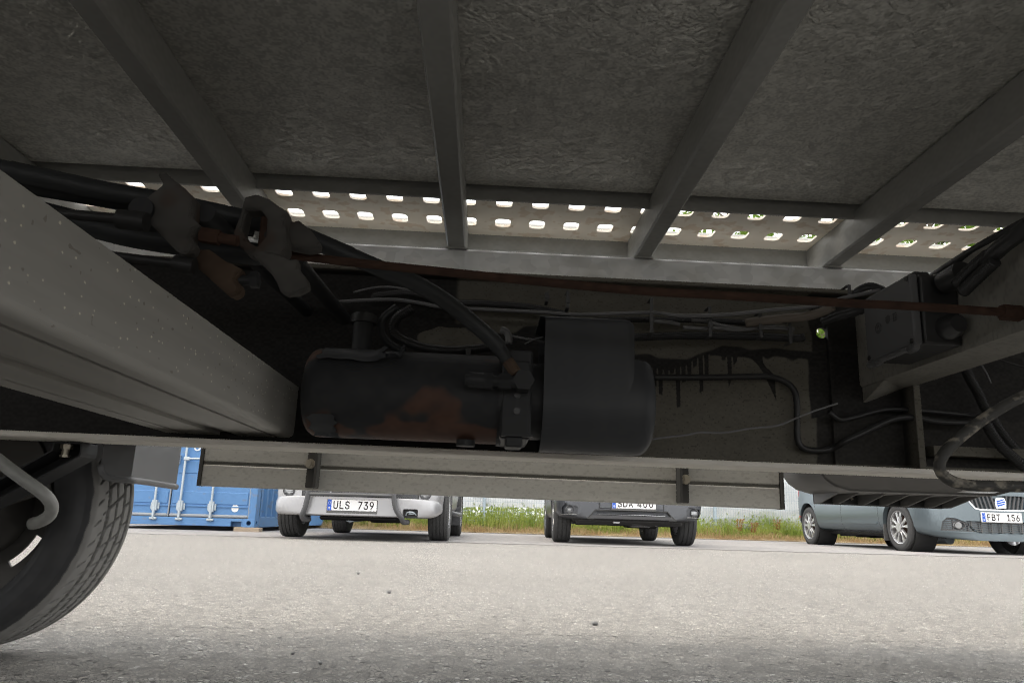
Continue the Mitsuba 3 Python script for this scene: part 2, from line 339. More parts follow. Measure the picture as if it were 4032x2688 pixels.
CURVES = {
    'hose_main': [(-0.501, 0.780, 0.600), (-0.440, 0.800, 0.596), (-0.385, 0.820, 0.596), (-0.337, 0.835, 0.593), (-0.286, 0.850, 0.589), (-0.248, 0.870, 0.587), (-0.142, 0.890, 0.552), (-0.110, 0.910, 0.546), (-0.085, 0.930, 0.540), (-0.054, 0.955, 0.528), (-0.024, 0.975, 0.510), (-0.000, 0.985, 0.493), (0.013, 0.990, 0.481)],
    'hose_ferrule': [(0.008, 0.990, 0.488), (0.016, 0.990, 0.476), (0.024, 0.990, 0.464)],
    'hose_crimp': [(0.023, 0.990, 0.466), (0.032, 0.990, 0.453), (0.036, 0.990, 0.448)],
    'hose_nipple': [(0.035, 0.990, 0.449), (0.047, 1.000, 0.438)],
    'hose_second': [(-0.477, 0.820, 0.566), (-0.417, 0.833, 0.557), (-0.355, 0.845, 0.553), (-0.292, 0.858, 0.551), (-0.251, 0.870, 0.556)],
    'hose_third': [(-0.510, 0.800, 0.596), (-0.450, 0.820, 0.595), (-0.392, 0.840, 0.593), (-0.345, 0.860, 0.591), (-0.296, 0.885, 0.592)],
    'rod_rust': [(-0.244, 0.840, 0.547), (-0.177, 0.840, 0.541), (0.136, 0.840, 0.524), (0.273, 0.840, 0.522), (0.406, 0.840, 0.520), (0.497, 0.840, 0.520), (0.602, 0.840, 0.518)],
    'rod_sleeve': [(0.601, 0.840, 0.518), (0.628, 0.840, 0.518)],
    'rod_upper': [(-0.422, 0.720, 0.535), (-0.373, 0.720, 0.533)],
    'rod_upper_sleeve': [(-0.375, 0.720, 0.533), (-0.347, 0.720, 0.531)],
    'rod_lower': [(-0.378, 0.760, 0.506), (-0.329, 0.760, 0.502)],
    'rod_lower_sleeve': [(-0.331, 0.760, 0.502), (-0.310, 0.760, 0.500)],
    'conduit_upper': [(-0.196, 1.190, 0.602), (-0.178, 1.190, 0.606), (-0.142, 1.190, 0.611), (-0.114, 1.190, 0.608), (-0.086, 1.190, 0.601), (-0.049, 1.190, 0.599), (-0.014, 1.190, 0.600), (0.007, 1.190, 0.599), (0.053, 1.190, 0.598), (0.103, 1.190, 0.591), (0.128, 1.190, 0.585)],
    'conduit_loop': [(-0.119, 1.100, 0.561), (-0.129, 1.100, 0.554), (-0.140, 1.100, 0.546), (-0.146, 1.100, 0.531), (-0.141, 1.100, 0.518), (-0.126, 1.100, 0.510), (-0.100, 1.100, 0.502), (-0.066, 1.100, 0.499), (-0.033, 1.100, 0.501), (0.001, 1.100, 0.507), (0.022, 1.100, 0.511)],
    'hose_loop': [(-0.144, 1.120, 0.568), (-0.152, 1.120, 0.561), (-0.162, 1.120, 0.552), (-0.167, 1.120, 0.539), (-0.164, 1.120, 0.523), (-0.153, 1.120, 0.510), (-0.141, 1.120, 0.503), (-0.129, 1.120, 0.497)],
    'cable_pale': [(-0.250, 1.170, 0.584), (-0.211, 1.170, 0.589), (-0.157, 1.170, 0.593), (-0.120, 1.170, 0.590), (-0.084, 1.170, 0.585), (-0.048, 1.170, 0.584), (-0.002, 1.170, 0.584), (0.080, 1.170, 0.584), (0.135, 1.170, 0.583), (0.205, 1.170, 0.588), (0.243, 1.162, 0.589), (0.265, 1.153, 0.587), (0.297, 1.145, 0.582), (0.369, 1.137, 0.585), (0.443, 1.128, 0.594), (0.502, 1.120, 0.600), (0.538, 1.100, 0.609), (0.563, 1.080, 0.612), (0.577, 1.060, 0.612)],
    'cable_thin': [(-0.228, 1.200, 0.611), (-0.199, 1.200, 0.620), (-0.172, 1.200, 0.623), (-0.144, 1.200, 0.621), (-0.112, 1.200, 0.616)],
    'cable_cross': [(0.264, 1.180, 0.581), (0.290, 1.180, 0.580), (0.306, 1.180, 0.577)],
    'cable_cross2': [(0.322, 1.170, 0.582), (0.347, 1.170, 0.582), (0.363, 1.170, 0.578), (0.395, 1.170, 0.573), (0.414, 1.170, 0.572)],
    'cable_low': [(0.309, 1.170, 0.570), (0.347, 1.170, 0.570), (0.366, 1.170, 0.572), (0.395, 1.170, 0.570), (0.426, 1.170, 0.574), (0.457, 1.170, 0.577), (0.490, 1.170, 0.576)],
    'conduit_mid': [(0.170, 1.200, 0.583), (0.227, 1.200, 0.587), (0.324, 1.200, 0.591), (0.373, 1.200, 0.592), (0.410, 1.200, 0.591), (0.438, 1.200, 0.589), (0.470, 1.200, 0.586)],
    'conduit_low': [(0.203, 1.190, 0.554), (0.249, 1.190, 0.556), (0.305, 1.190, 0.561), (0.369, 1.190, 0.564), (0.433, 1.190, 0.566), (0.498, 1.190, 0.566), (0.514, 1.190, 0.568)],
    'bundle_tape': [(0.411, 1.170, 0.582), (0.438, 1.156, 0.584), (0.464, 1.142, 0.585), (0.489, 1.128, 0.585), (0.511, 1.114, 0.590), (0.523, 1.100, 0.596)],
    'conduit_box': [(0.523, 1.140, 0.581), (0.537, 1.120, 0.585), (0.548, 1.100, 0.586), (0.563, 1.080, 0.588)],
    'cable_arch': [(0.565, 1.130, 0.619), (0.570, 1.115, 0.629), (0.581, 1.100, 0.633), (0.589, 1.085, 0.625), (0.595, 1.070, 0.612)],
    'cable_arch2': [(0.553, 1.120, 0.613), (0.572, 1.107, 0.626), (0.582, 1.093, 0.626), (0.592, 1.080, 0.620)],
    'gland_conduit_a': [(0.589, 0.900, 0.572), (0.591, 0.870, 0.582), (0.592, 0.840, 0.589)],
    'gland_conduit_b': [(0.590, 0.890, 0.558), (0.592, 0.860, 0.569), (0.593, 0.830, 0.578)],
    'gland_tube': [(0.595, 0.850, 0.583), (0.597, 0.820, 0.593), (0.599, 0.790, 0.599), (0.604, 0.760, 0.611)],
    'gland_tube2': [(0.617, 1.000, 0.611), (0.626, 0.947, 0.621), (0.631, 0.893, 0.626), (0.642, 0.840, 0.632)],
    'hose_right': [(0.821, 1.080, 0.480), (0.793, 1.080, 0.466), (0.762, 1.080, 0.450), (0.728, 1.080, 0.429), (0.702, 1.080, 0.410), (0.677, 1.080, 0.390), (0.662, 1.080, 0.374), (0.655, 1.080, 0.360), (0.657, 1.080, 0.347), (0.670, 1.080, 0.337), (0.694, 1.080, 0.332), (0.733, 1.080, 0.332), (0.777, 1.080, 0.333), (0.803, 1.080, 0.334)],
    'conduit_r1': [(0.786, 1.200, 0.531), (0.794, 1.200, 0.510), (0.804, 1.200, 0.489), (0.811, 1.200, 0.470), (0.823, 1.200, 0.449), (0.837, 1.200, 0.423), (0.856, 1.200, 0.400), (0.887, 1.200, 0.373)],
    'conduit_r2': [(0.791, 1.170, 0.436), (0.799, 1.170, 0.420), (0.812, 1.170, 0.400), (0.826, 1.170, 0.387), (0.846, 1.170, 0.369)],
    'beadchain': [(0.813, 1.200, 0.541), (0.821, 1.200, 0.525), (0.827, 1.200, 0.508)],
    'wire_r': [(0.838, 1.200, 0.551), (0.864, 1.200, 0.543), (0.889, 1.200, 0.537)],
    'wire_loose': [(0.243, 1.120, 0.382), (0.276, 1.120, 0.388), (0.298, 1.120, 0.391), (0.319, 1.120, 0.396), (0.354, 1.120, 0.397), (0.394, 1.120, 0.405), (0.435, 1.120, 0.411), (0.461, 1.120, 0.422), (0.491, 1.120, 0.435), (0.530, 1.120, 0.449)],
    'cable_a': [(0.553, 1.200, 0.448), (0.562, 1.203, 0.442), (0.575, 1.206, 0.437), (0.603, 1.209, 0.444), (0.653, 1.211, 0.458), (0.716, 1.214, 0.459), (0.754, 1.217, 0.458), (0.817, 1.220, 0.455)],
    'cable_black': [(0.271, 1.220, 0.496), (0.359, 1.220, 0.500), (0.424, 1.220, 0.504), (0.465, 1.220, 0.506), (0.492, 1.220, 0.498), (0.505, 1.220, 0.486), (0.509, 1.220, 0.467), (0.508, 1.220, 0.434), (0.507, 1.220, 0.410), (0.510, 1.220, 0.396), (0.519, 1.220, 0.389), (0.540, 1.220, 0.387), (0.564, 1.220, 0.392), (0.577, 1.200, 0.402), (0.609, 1.200, 0.418), (0.658, 1.200, 0.441), (0.694, 1.200, 0.445), (0.730, 1.200, 0.440), (0.778, 1.200, 0.440), (0.802, 1.200, 0.440)],
    'pipe_brake': [(-0.729, 1.130, 0.332), (-0.703, 1.139, 0.312), (-0.669, 1.147, 0.288), (-0.650, 1.156, 0.274), (-0.639, 1.165, 0.262), (-0.637, 1.174, 0.251), (-0.643, 1.183, 0.239), (-0.658, 1.191, 0.230), (-0.676, 1.200, 0.225)],
    'wire_pump': [(0.028, 1.080, 0.521), (0.050, 1.080, 0.517), (0.067, 1.080, 0.516), (0.080, 1.080, 0.513)],
    'wire_pump2': [(0.050, 1.070, 0.507), (0.063, 1.070, 0.514), (0.077, 1.070, 0.519)],
    'elbow': [(0.014, 1.040, 0.519), (0.022, 1.040, 0.516), (0.026, 1.040, 0.508), (0.026, 1.040, 0.499)],
    'elbow2': [(-0.036, 1.100, 0.536), (-0.026, 1.100, 0.534), (-0.016, 1.100, 0.532)],
}

# ================================================================ the lot
def sheet(x0, x1, y0, y1, z, nx=1, ny=1, zf=None):
    X, Y = np.meshgrid(np.linspace(x0, x1, nx + 1), np.linspace(y0, y1, ny + 1)); Z = np.full(X.shape, z) if zf is None else zf(X, Y)
    v = np.stack([X, Y, Z], -1).reshape(-1, 3); i, j = np.meshgrid(np.arange(ny), np.arange(nx), indexing='ij'); a = (i * (nx + 1) + j).ravel()
    return trimesh.Trimesh(v, np.vstack([np.stack([a, a + 1, a + nx + 2], 1), np.stack([a, a + nx + 2, a + nx + 1], 1)]), process=False)
add('ground', sheet(-400, 400, -400, 400, 0.0, 8, 8), 'mat_asphalt', False, kind='structure', label='worn pale asphalt of the lot, coarse grained')
add('parking_strip', sheet(-14, 22, 8.75, 15.6, 0.004, 1, 1), 'mat_paving', False, kind='structure', label='smoother grey paving of the parking bays')
def verge_z(X, Y): return 0.012 + 0.05 * np.clip((Y - 15.5) / 0.5, 0, 1) + 0.05 * meshkit.noise(np.stack([X * 1.7, Y * 1.7, X * 0], -1)) * np.clip((Y - 15.45) / 0.3, 0, 1)
add('verge', sheet(-16, 26, 15.45, 24, 0, 160, 40, verge_z), 'mat_soil', True, kind='structure', label='earth strip along the foot of the fence')

# loose stones on the asphalt in the foreground
for i, (x, y, r) in enumerate([(-0.275, 1.44, 0.0034), (-0.345, 1.53, 0.0032), (0.30, 2.05, 0.0075), (-0.31, 2.75, 0.007), (0.02, 1.27, 0.0028), (0.86, 1.15, 0.0026), (-0.55, 3.6, 0.007)]):
    m = trimesh.creation.icosphere(subdivisions=2, radius=r); v = m.vertices * (1 + 0.45 * (meshkit.noise(m.vertices / r * 1.3 + i * 7)[:, None] - 0.5)); v[:, 2] *= 0.75; m.vertices = v + (x, y, r * 0.62)
    k = add('pebble', m, 'mat_car_grey', 40)
    labels[k] = {'label': ['dark pebble on the asphalt, right of the nearest pair', 'dark pebble nearest the trailer tyre', 'largest dark pebble, out in the middle of the asphalt', 'dark pebble on the asphalt left of the middle, under the side guard', 'tiny dark pebble close to the bottom edge of the photo', 'tiny dark pebble at the right of the foreground', 'dark pebble farthest to the left, towards the silver car'][i], 'category': 'pebble', 'group': 'loose pebbles on the asphalt'}

# ---------------------------------------------------------------- fence and sheets hung on it
FY = 16.0
fence = thing('mesh_fence', 'pale welded wire mesh fence on posts behind the parked cars', 'fence')
post_x = [-7.2, -4.8, -2.38, 0.035, 2.42, 4.84, 7.25, 9.66, 12.07]
for x in post_x:
    add(fence + '__post', cat([box((x - 0.025, FY - 0.035, 0), (x + 0.025, FY + 0.025, 1.85), 0.004), box((x - 0.06, FY - 0.05, 0.405), (x + 0.06, FY - 0.036, 0.43)), box((x - 0.06, FY - 0.05, 1.40), (x + 0.06, FY - 0.036, 1.425))]), 'mat_fence')
for x0, x1 in zip(post_x[:-1], post_x[1:]):
    w = [box((x, FY - 0.002, 0.04), (x + 0.006, FY + 0.004, 1.82)) for x in np.arange(x0 + 0.03, x1 - 0.02, 0.05)]
    w += [box((x0, FY - 0.009, z), (x1, FY - 0.0025, z + 0.007)) for z in np.arange(0.05, 1.85, 0.19)]
    add(fence + '__mesh_panel', cat(w), 'mat_fence', False)
for x in (0.424, 6.1): add(fence + '__stake', box((x - 0.02, FY + 0.12, 0), (x + 0.02, FY + 0.16, 0.52), 0.003), 'mat_fence')
def sheeting(x0, x1, zb, seed):
    nx, nz = int((x1 - x0) * 30), 50; X, Z = np.meshgrid(np.linspace(x0, x1, nx), np.linspace(zb, 1.78, nz))
    q = np.stack([X * 1.2, Z * 2.6, X * 0 + seed], -1)
    Y = FY + 0.02 + 0.13 * meshkit.fbm(q + 0.8 * meshkit.noise(q * 0.7 + 5)[..., None], 4, seed)
    Zs = Z + 0.012 * np.sin(X * 2.6) * (1.78 - Z)
    v = np.stack([X, Y, Zs], -1).reshape(-1, 3); i, j = np.meshgrid(np.arange(nz - 1), np.arange(nx - 1), indexing='ij'); a = (i * nx + j).ravel()
    f = np.vstack([np.stack([a, a + 1, a + nx + 1], 1), np.stack([a, a + nx + 1, a + nx], 1)])
    return trimesh.Trimesh(np.vstack([v, v + (0, 0.004, 0)]), np.vstack([f, f[:, ::-1] + len(v)]), process=False)
k = add('tarpaulin', sheeting(-3.0, 2.30, 0.515, 3), 'mat_tarp_plain', True); labels[k] = {'label': 'plain white sheeting hung high on the fence between the silver and the dark car', 'category': 'tarpaulin'}
k = add('tarpaulin', sheeting(4.55, 11.5, 0.235, 8), 'mat_tarp', True); labels[k] = {'label': 'wrinkled white sheeting with pale round print, low on the fence beside the blue grey van', 'category': 'tarpaulin'}

# ---------------------------------------------------------------- grass and weeds along the fence
def blades(n, xr, yr, hr, w, lean, seed, patch=None):
    g = np.random.default_rng(seed); x, y = g.uniform(*xr, n), g.uniform(*yr, n)
    if patch is not None:
        keep = g.random(n) < np.clip(patch(x, y), 0, 1); x, y = x[keep], y[keep]; n = len(x)
    h = g.uniform(*hr, n) * (0.5 + 0.9 * meshkit.noise(np.stack([x * 2.2, y * 2.2, x * 0 + seed], -1))); a = g.uniform(0, 2 * np.pi, n); l = g.normal(0, lean, (n, 2)) * h[:, None]
    z = verge_z(x, y) - 0.01; d = np.stack([np.cos(a), np.sin(a), a * 0], 1) * (w * g.uniform(0.6, 1.3, n))[:, None]
    b = np.stack([x, y, z], 1); m = b + np.stack([l[:, 0] * 0.35, l[:, 1] * 0.35, h * 0.6], 1); t = b + np.stack([l[:, 0], l[:, 1], h], 1)
    v = np.stack([b - d, b + d, m - d * 0.7, m + d * 0.7, t], 1).reshape(-1, 3); o = (np.arange(n) * 5)[:, None]
    return trimesh.Trimesh(v, np.vstack([o + [0, 1, 3], o + [0, 3, 2], o + [2, 3, 4]]), process=False)
add('dry_grass', cat([blades(26000, (-7, 13), (15.45, 16.05), (0.04, 0.15), 0.004, 0.45, 1), blades(9000, (-7, 13), (15.5, 16.2), (0.08, 0.24), 0.0035, 0.25, 2, lambda x, y: 2.2 * meshkit.noise(np.stack([x * 1.6, y, x * 0 + 4], -1)) - 0.8)]), 'mat_dry', False, kind='stuff', label='dry tan and reddish grass along the edge of the paving')
def leaves(c, size, seed, n=None):
    """leaf sheets: a bent pair of triangles per leaf at the given points"""
    g = np.random.default_rng(seed); n = len(c); u = g.normal(size=(n, 3)); u /= np.linalg.norm(u, axis=1, keepdims=True); w = np.cross(u, g.normal(size=(n, 3))); w /= np.linalg.norm(w, axis=1, keepdims=True)
    s = (size * g.uniform(0.6, 1.25, n))[:, None]; k = np.cross(u, w) * 0.2
    v = np.stack([c - u * s, c + (w * 0.45 + k) * s, c + u * s, c + (-w * 0.45 + k) * s], 1).reshape(-1, 3); o = (np.arange(n) * 4)[:, None]
    return trimesh.Trimesh(v, np.vstack([o + [0, 1, 2], o + [0, 2, 3]]), process=False)
g = np.random.default_rng(5)
n = 46000; wx, wy = g.uniform(-7, 13, n), g.uniform(15.75, 17.3, n); top = (0.22 + 0.50 * meshkit.fbm(np.stack([wx * 1.1, wy * 0.8, wx * 0], -1), 3)) * np.clip((wy - 15.6) / 0.5, 0.25, 1)
add('green_weeds', cat([leaves(np.stack([wx, wy, verge_z(wx, wy) + g.random(n) ** 0.8 * top], 1), 0.034, 6), blades(30000, (-7, 13), (15.62, 17.0), (0.16, 0.46), 0.0045, 0.2, 9)]), 'mat_weed', False, kind='stuff', label='lush green weeds growing through the foot of the fence')
for i, (x, h) in enumerate([(5.25, 0.40), (5.55, 0.34), (6.02, 0.42), (8.02, 0.36)]):
    st = [tube([(x + dx, 15.72, 0.02), (x + dx * 1.6, 15.73, h * 0.5), (x + dx * 2.4 + 0.02, 15.72, h)], 0.005, 5, 0.05) for dx in (0, 0.02, -0.025)]
    pts = np.vstack([m.vertices[m.vertices[:, 2] > h * 0.42] for m in st]); gg = np.random.default_rng(40 + i)
    c = pts[gg.integers(0, len(pts), 220)] + gg.normal(0, 0.012, (220, 3))
    p = thing('dock_plant', ['tall red brown dock stalk nearest the dark car, right of the fence post', 'shorter dock stalk in the gap right of the dark car', 'bushy red brown dock stalk midway between the dark car and the van', 'dock stalk close to the rear bumper of the van'][i], 'plant', 'dried dock stalks at the fence')
    add(p + '__stem', cat(st), 'mat_dock'); add(p + '__seed_head', leaves(c, 0.014, 60 + i), 'mat_dock', False)
    add(p + '__leaf', leaves(np.stack([x + gg.normal(0, 0.05, 30), 15.72 + gg.normal(0, 0.04, 30), gg.uniform(0.05, h * 0.5, 30)], 1), 0.05, 80 + i), 'mat_weed', False)

# ---------------------------------------------------------------- trees beyond the fence, seen through the holes of the deck
def tree(x, y, h, r, seed, label):
    g = np.random.default_rng(seed); t = thing('tree', label, 'tree', 'trees beyond the fence')
    limbs = [tube([(x, y, 0), (x + 0.1, y, h * 0.3), (x - 0.05, y + 0.1, h * 0.6), (x + 0.1, y, h * 0.9)], np.linspace(0.19, 0.04, len(smooth_path([(x, y, 0), (x + 0.1, y, h * 0.3), (x - 0.05, y + 0.1, h * 0.6), (x + 0.1, y, h * 0.9)], 0.3))), 8, 0.3)]
    cl = []
    for i in range(26):
        a, zz = g.uniform(0, 2 * np.pi), h * g.uniform(0.36, 0.97); rr = r * g.uniform(0.35, 1.0) * math.sin(math.pi * min(1, (zz / h - 0.25) / 0.85)) ** 0.6
        e = np.array([x + rr * math.cos(a), y + rr * math.sin(a), zz]); b = np.array([x, y, zz - rr * 0.7])
        limbs.append(tube([b, (b + e) / 2 + (0, 0, 0.1), e], 0.028, 5, 0.4)); cl.append((e, g.uniform(0.45, 0.95)))
    c = np.vstack([e + s * g.normal(size=(170, 3)) * (0.55, 0.55, 0.42) for e, s in cl])
    add(t + '__trunk', cat(limbs), 'mat_bark'); add(t + '__crown', leaves(c, 0.105, seed + 1), 'mat_leaf', False)
tree(7.0, 21.0, 11.2, 2.1, 21, 'narrow tree nearest the middle, its crown in the holes right of the third cross member')
tree(10.4, 22.5, 12.4, 2.6, 31, 'broad tree seen through the holes just left of the last cross member')
tree(13.8, 22.0, 11.9, 2.5, 41, 'tree seen through the holes right of the last cross member')
tree(17.0, 23.0, 12.8, 2.5, 51, 'tree at the far right, beyond the rightmost holes')

# ---------------------------------------------------------------- blue container on timber blocks
cx0, cx1, cy = -5.60, -3.165, 11.0
ct = thing('shipping_container', 'blue shipping container, its locked doors facing the trailer', 'container')
def cadd(part, mesh, m, smooth=35, label=None): return add(f'{ct}__{part}', mesh, m, smooth, label=label)
prof = []
for i, y in enumerate(np.arange(cy + 0.20, cy + 6.0, 0.07)): prof.append((0.0 if (i // 2) % 2 == 0 else -0.036, y))
wall = LineString([(cx1 + a, y) for a, y in prof])
for sgn, nm in ((1, 'side_wall'), (-1, 'side_wall')):
    g2 = wall.buffer(0.004, cap_style=2, join_style=2)
    if sgn < 0: g2 = affinity.scale(affinity.translate(g2, cx0 - cx1, 0), -1, 1, origin=(cx0 - 0.018, 0))
    cadd(nm, prism(g2, 'z', 0.21, 2.52), 'mat_container', 25)
cadd('roof', box((cx0, cy + 0.02, 2.53), (cx1, cy + 6.05, 2.58)), 'mat_container'); cadd('end_wall', box((cx0 + 0.05, cy + 5.98, 0.1), (cx1 - 0.05, cy + 6.04, 2.53)), 'mat_container')
for x in (cx0, cx1 - 0.10): cadd('corner_post', box((x, cy, 0.17), (x + 0.10, cy + 0.18, 2.48), 0.006), 'mat_container')
for x in (cx0, cx1 - 0.06): cadd('bottom_rail', box((x, cy + 0.18, 0.062), (x + 0.06, cy + 5.9, 0.21), 0.004), 'mat_container')
cadd('header', box((cx0 + 0.1, cy + 0.01, 2.40), (cx1 - 0.1, cy + 0.14, 2.53)), 'mat_container')
sill = cut(box((cx0 + 0.17, cy + 0.004, 0.066), (cx1 - 0.17, cy + 0.14, 0.175), 0.004), box((-3.50, cy - 0.1, 0.02), (-3.35, cy + 0.12, 0.137)), box((cx0 + 0.20, cy - 0.1, 0.02), (cx0 + 0.35, cy + 0.12, 0.137)))
cadd('sill', sill, 'mat_container')
for x in (cx0, cx1 - 0.17):
    for y in (cy - 0.004, cy + 5.88):
        hole = [cyl((x + 0.085, y - 0.2, 0.118), (x + 0.085, y + 0.5, 0.118), 0.032, 20), cyl((x - 0.3, y + 0.085, 0.118), (x + 0.5, y + 0.085, 0.118), 0.034, 20)]
        cadd('corner_casting', cut(box((x, y, 0.060), (x + 0.17, y + 0.17, 0.175), 0.006), *hole), 'mat_container')
seam = -4.375
for s, (a, b) in enumerate(((cx0 + 0.11, seam - 0.012), (seam + 0.012, cx1 - 0.11))):
    leaf = [box((a, cy + 0.03, 0.19), (b, cy + 0.06, 2.39))]
    leaf += [box((a + 0.02, cy + 0.018, z), (b - 0.02, cy + 0.031, z + 0.17), 0.006) for z in (0.36, 0.78, 1.20, 1.62, 2.04)]
    leaf += [box((a, cy + 0.012, z), (b, cy + 0.03, z + 0.012)) for z in (0.325,)]
    d = cadd('door', cat(leaf), 'mat_container')
    x_rods = (-4.567, -5.05) if s == 0 else (-4.215, -3.784)
    for xr in x_rods:
        add(d + '__locking_rod', cyl((xr, cy - 0.022, 0.20), (xr, cy - 0.022, 2.42), 0.0165, 16), 'mat_rod')
        add(d + '__rod_bracket', cat([box((xr - 0.034, cy - 0.03, 0.255), (xr + 0.034, cy + 0.028, 0.40), 0.004), box((xr - 0.06, cy + 0.004, 0.275), (xr + 0.06, cy + 0.012, 0.365), 0.002)] + [cyl((xr + a2, cy, zz), (xr + a2, cy + 0.003, zz), 0.008, 8) for a2 in (-0.045, 0.045) for zz in (0.29, 0.35)]), 'mat_rod')
        add(d + '__cam_lock', cat([box((xr - 0.016, cy - 0.04, 0.165), (xr + 0.016, cy + 0.004, 0.255), 0.006), box((xr - 0.045, cy - 0.035, 0.135), (xr + 0.05, cy + 0.004, 0.165), 0.006), cyl((xr + 0.02, cy - 0.045, 0.14), (xr + 0.02, cy - 0.02, 0.15), 0.012, 10)]), 'mat_rod')
        add(d + '__rod_guide', box((xr - 0.04, cy - 0.045, 1.42), (xr + 0.04, cy + 0.03, 1.47), 0.004), 'mat_rod')
    xr = x_rods[0] if s else x_rods[0]
    add(d + '__handle', cat([box((xr - 0.02, cy - 0.05, 0.955), (xr + 0.06, cy - 0.005, 1.005), 0.006), cyl((xr + 0.05, cy - 0.035, 0.98), (xr + 0.26, cy - 0.035, 0.985), 0.013, 10), box((xr + 0.215, cy - 0.05, 0.90), (xr + 0.27, cy + 0.03, 1.03), 0.006)]), 'mat_rod')
    if s:
        add(d + '__sticker', cyl((-3.4665, cy + 0.026, 0.3136), (-3.4665, cy + 0.0295, 0.3136), 0.05, 28), 'mat_white', label='round white sticker low on the right door')
        m = meshkit.text_mesh('00.', 0.15, 0.002); m.apply_transform(trimesh.transformations.rotation_matrix(math.pi / 2, (1, 0, 0))); m.apply_translation((-4.15, cy + 0.016, 1.098)); add(d + '__lettering', m, 'mat_white', False)
    add(d + '__gasket', cat([box((a, cy - 0.002, 0.180), (b, cy + 0.034, 0.222), 0.014), box((b - 0.0, cy + 0.006, 0.18), (b + 0.014, cy + 0.034, 2.39), 0.003)]), 'mat_gasket')
k = add('timber_block', box((-3.43, cy - 0.06, 0.0), (-3.08, cy + 0.12, 0.060), 0.004), 'mat_timber'); labels[k] = {'label': 'weathered timber block under the corner of the blue container', 'category': 'timber block'}

# ================================================================ the trailer (own frame: x along it, y across, z up)
trailer = thing('trailer', 'low flatbed trailer seen from underneath, with galvanised cross members, power pack, hoses and one wheel', 'trailer')
def tr(part, mesh, m, smooth=35, label=None, kind=None, under=None): return add(f'{under or trailer}__{part}', mesh, m, smooth, TRAILER, label, kind)
XA, XB, YN = -2.6, 2.6, -0.75          # built length; near edge of the deck
deck = tr('deck_panel', box((XA, YN, 0.775), (XB, 1.118, 0.793)), 'mat_deck', label='grey deck sheet with a faint pressed herringbone pattern, seen from below')
holes = []
for k in range(-40, 42):
    x = 0.0126 + 0.061 * k
    holes += [rrect(x - 0.0137, y - 0.018, x + 0.0137, y + 0.018, 0.009) for y in (1.178, 1.267)]
tr('perforated_plate', prism(sbox(XA, 1.146, XB, 1.328).difference(shapely.union_all(holes)), 'z', 0.7725, 0.7765), 'mat_plate', False, label='tan dirty plate with two rows of rounded holes')
tr('edge_profile', cat([box((XA, 1.139, 0.7595), (XB, 1.1455, 0.793), 0.001), box((XA, 1.105, 0.7935), (XB, 1.1455, 0.797))]), 'mat_member', label='dark edge strip between deck sheet and perforated plate')
tr('side_rail', box((XA, 1.329, 0.742), (XB, 1.345, 0.80), 0.003), 'mat_member', label='outer side rail behind the perforated plate')
for x0, x1 in ((-1.35, -1.32), (-1.04, -1.01), (-0.7577, -0.7276), (-0.4163, -0.386), (-0.0834, -0.0500), (0.2474, 0.2775), (0.586, 0.615), (0.925, 0.955), (1.23, 1.26)):
    cm = tr('cross_member', box((x0, YN, 0.718), (x1, 1.328, 0.7745), 0.003), 'mat_member')
    if -0.7 < x0 < 0.9:
        wl = [(x0 - 0.002, 1.2555, 0.7175), (x0 + 0.006, 1.2535, 0.7168), ((x0 + x1) / 2, 1.2530, 0.7172), (x1 - 0.006, 1.2535, 0.7168), (x1 + 0.002, 1.2555, 0.7175)]
        add(cm + '__weld', tube(wl, 0.0026, 8), 'mat_member', True, TRAILER); add(cm + '__weld', tube([(x1 + 0.0005, 1.258, 0.7175), (x1 + 0.002, 1.28, 0.7178), (x1 + 0.0005, 1.302, 0.7175)], 0.0028, 8), 'mat_member', True, TRAILER)
tr('side_beam', box((XA, 1.255, 0.660), (XB, 1.305, 0.7165), 0.004), 'mat_galvanised', label='spangled galvanised beam under the cross members')
web = prism(sbox(XA, 0.3607, XB, 0.652).difference(Point(0.564, 0.5895).buffer(0.0095)), 'y', 1.235, 1.242)
fr = tr('frame_rail', cat([web, box((XA, 1.205, 0.652), (XB, 1.2425, 0.6595), 0.0015)]), 'mat_rail', 30, label='long dirty frame rail, its web black with underseal dribbles and painted shade')
add(fr + '__flange', box((XA, 1.168, 0.3517), (XB, 1.2425, 0.3605), 0.0015), 'mat_flange_lit', 30, TRAILER, 'dusty bottom flange of the frame rail, ground light painted into its pale colour')

tr('frame_rail', cat([box((XA, -0.69, 0.3607), (0.05, -0.683, 0.652)), box((XA, -0.69, 0.3517), (0.05, -0.62, 0.3605))]), 'mat_rail', 30, label='unseen rail piece added behind the camera to darken the left side')  # added out of view to block light from behind on the left
# dusty aluminium cross beam at the left, profile in (x, z) with slots underneath
pf = sbox(-0.5095, 0.373, -0.309, 0.4555); corner = Point(-0.319, 0.383).buffer(0.010, quad_segs=6)
pf = pf.difference(sbox(-0.319, 0.37, -0.30, 0.383)).union(corner)
pf = pf.difference(shapely.union_all([sbox(-0.3395, 0.36, -0.3330, 0.393), sbox(-0.4050, 0.36, -0.3960, 0.397), sbox(-0.4260, 0.36, -0.4045, 0.3785), sbox(-0.4815, 0.36, -0.4770, 0.386)]))
tr('cross_beam', prism(pf, 'y', YN + 0.14, 1.234), 'mat_alu', 30, label='dusty aluminium cross beam with slots in its underside and pale dried drops')
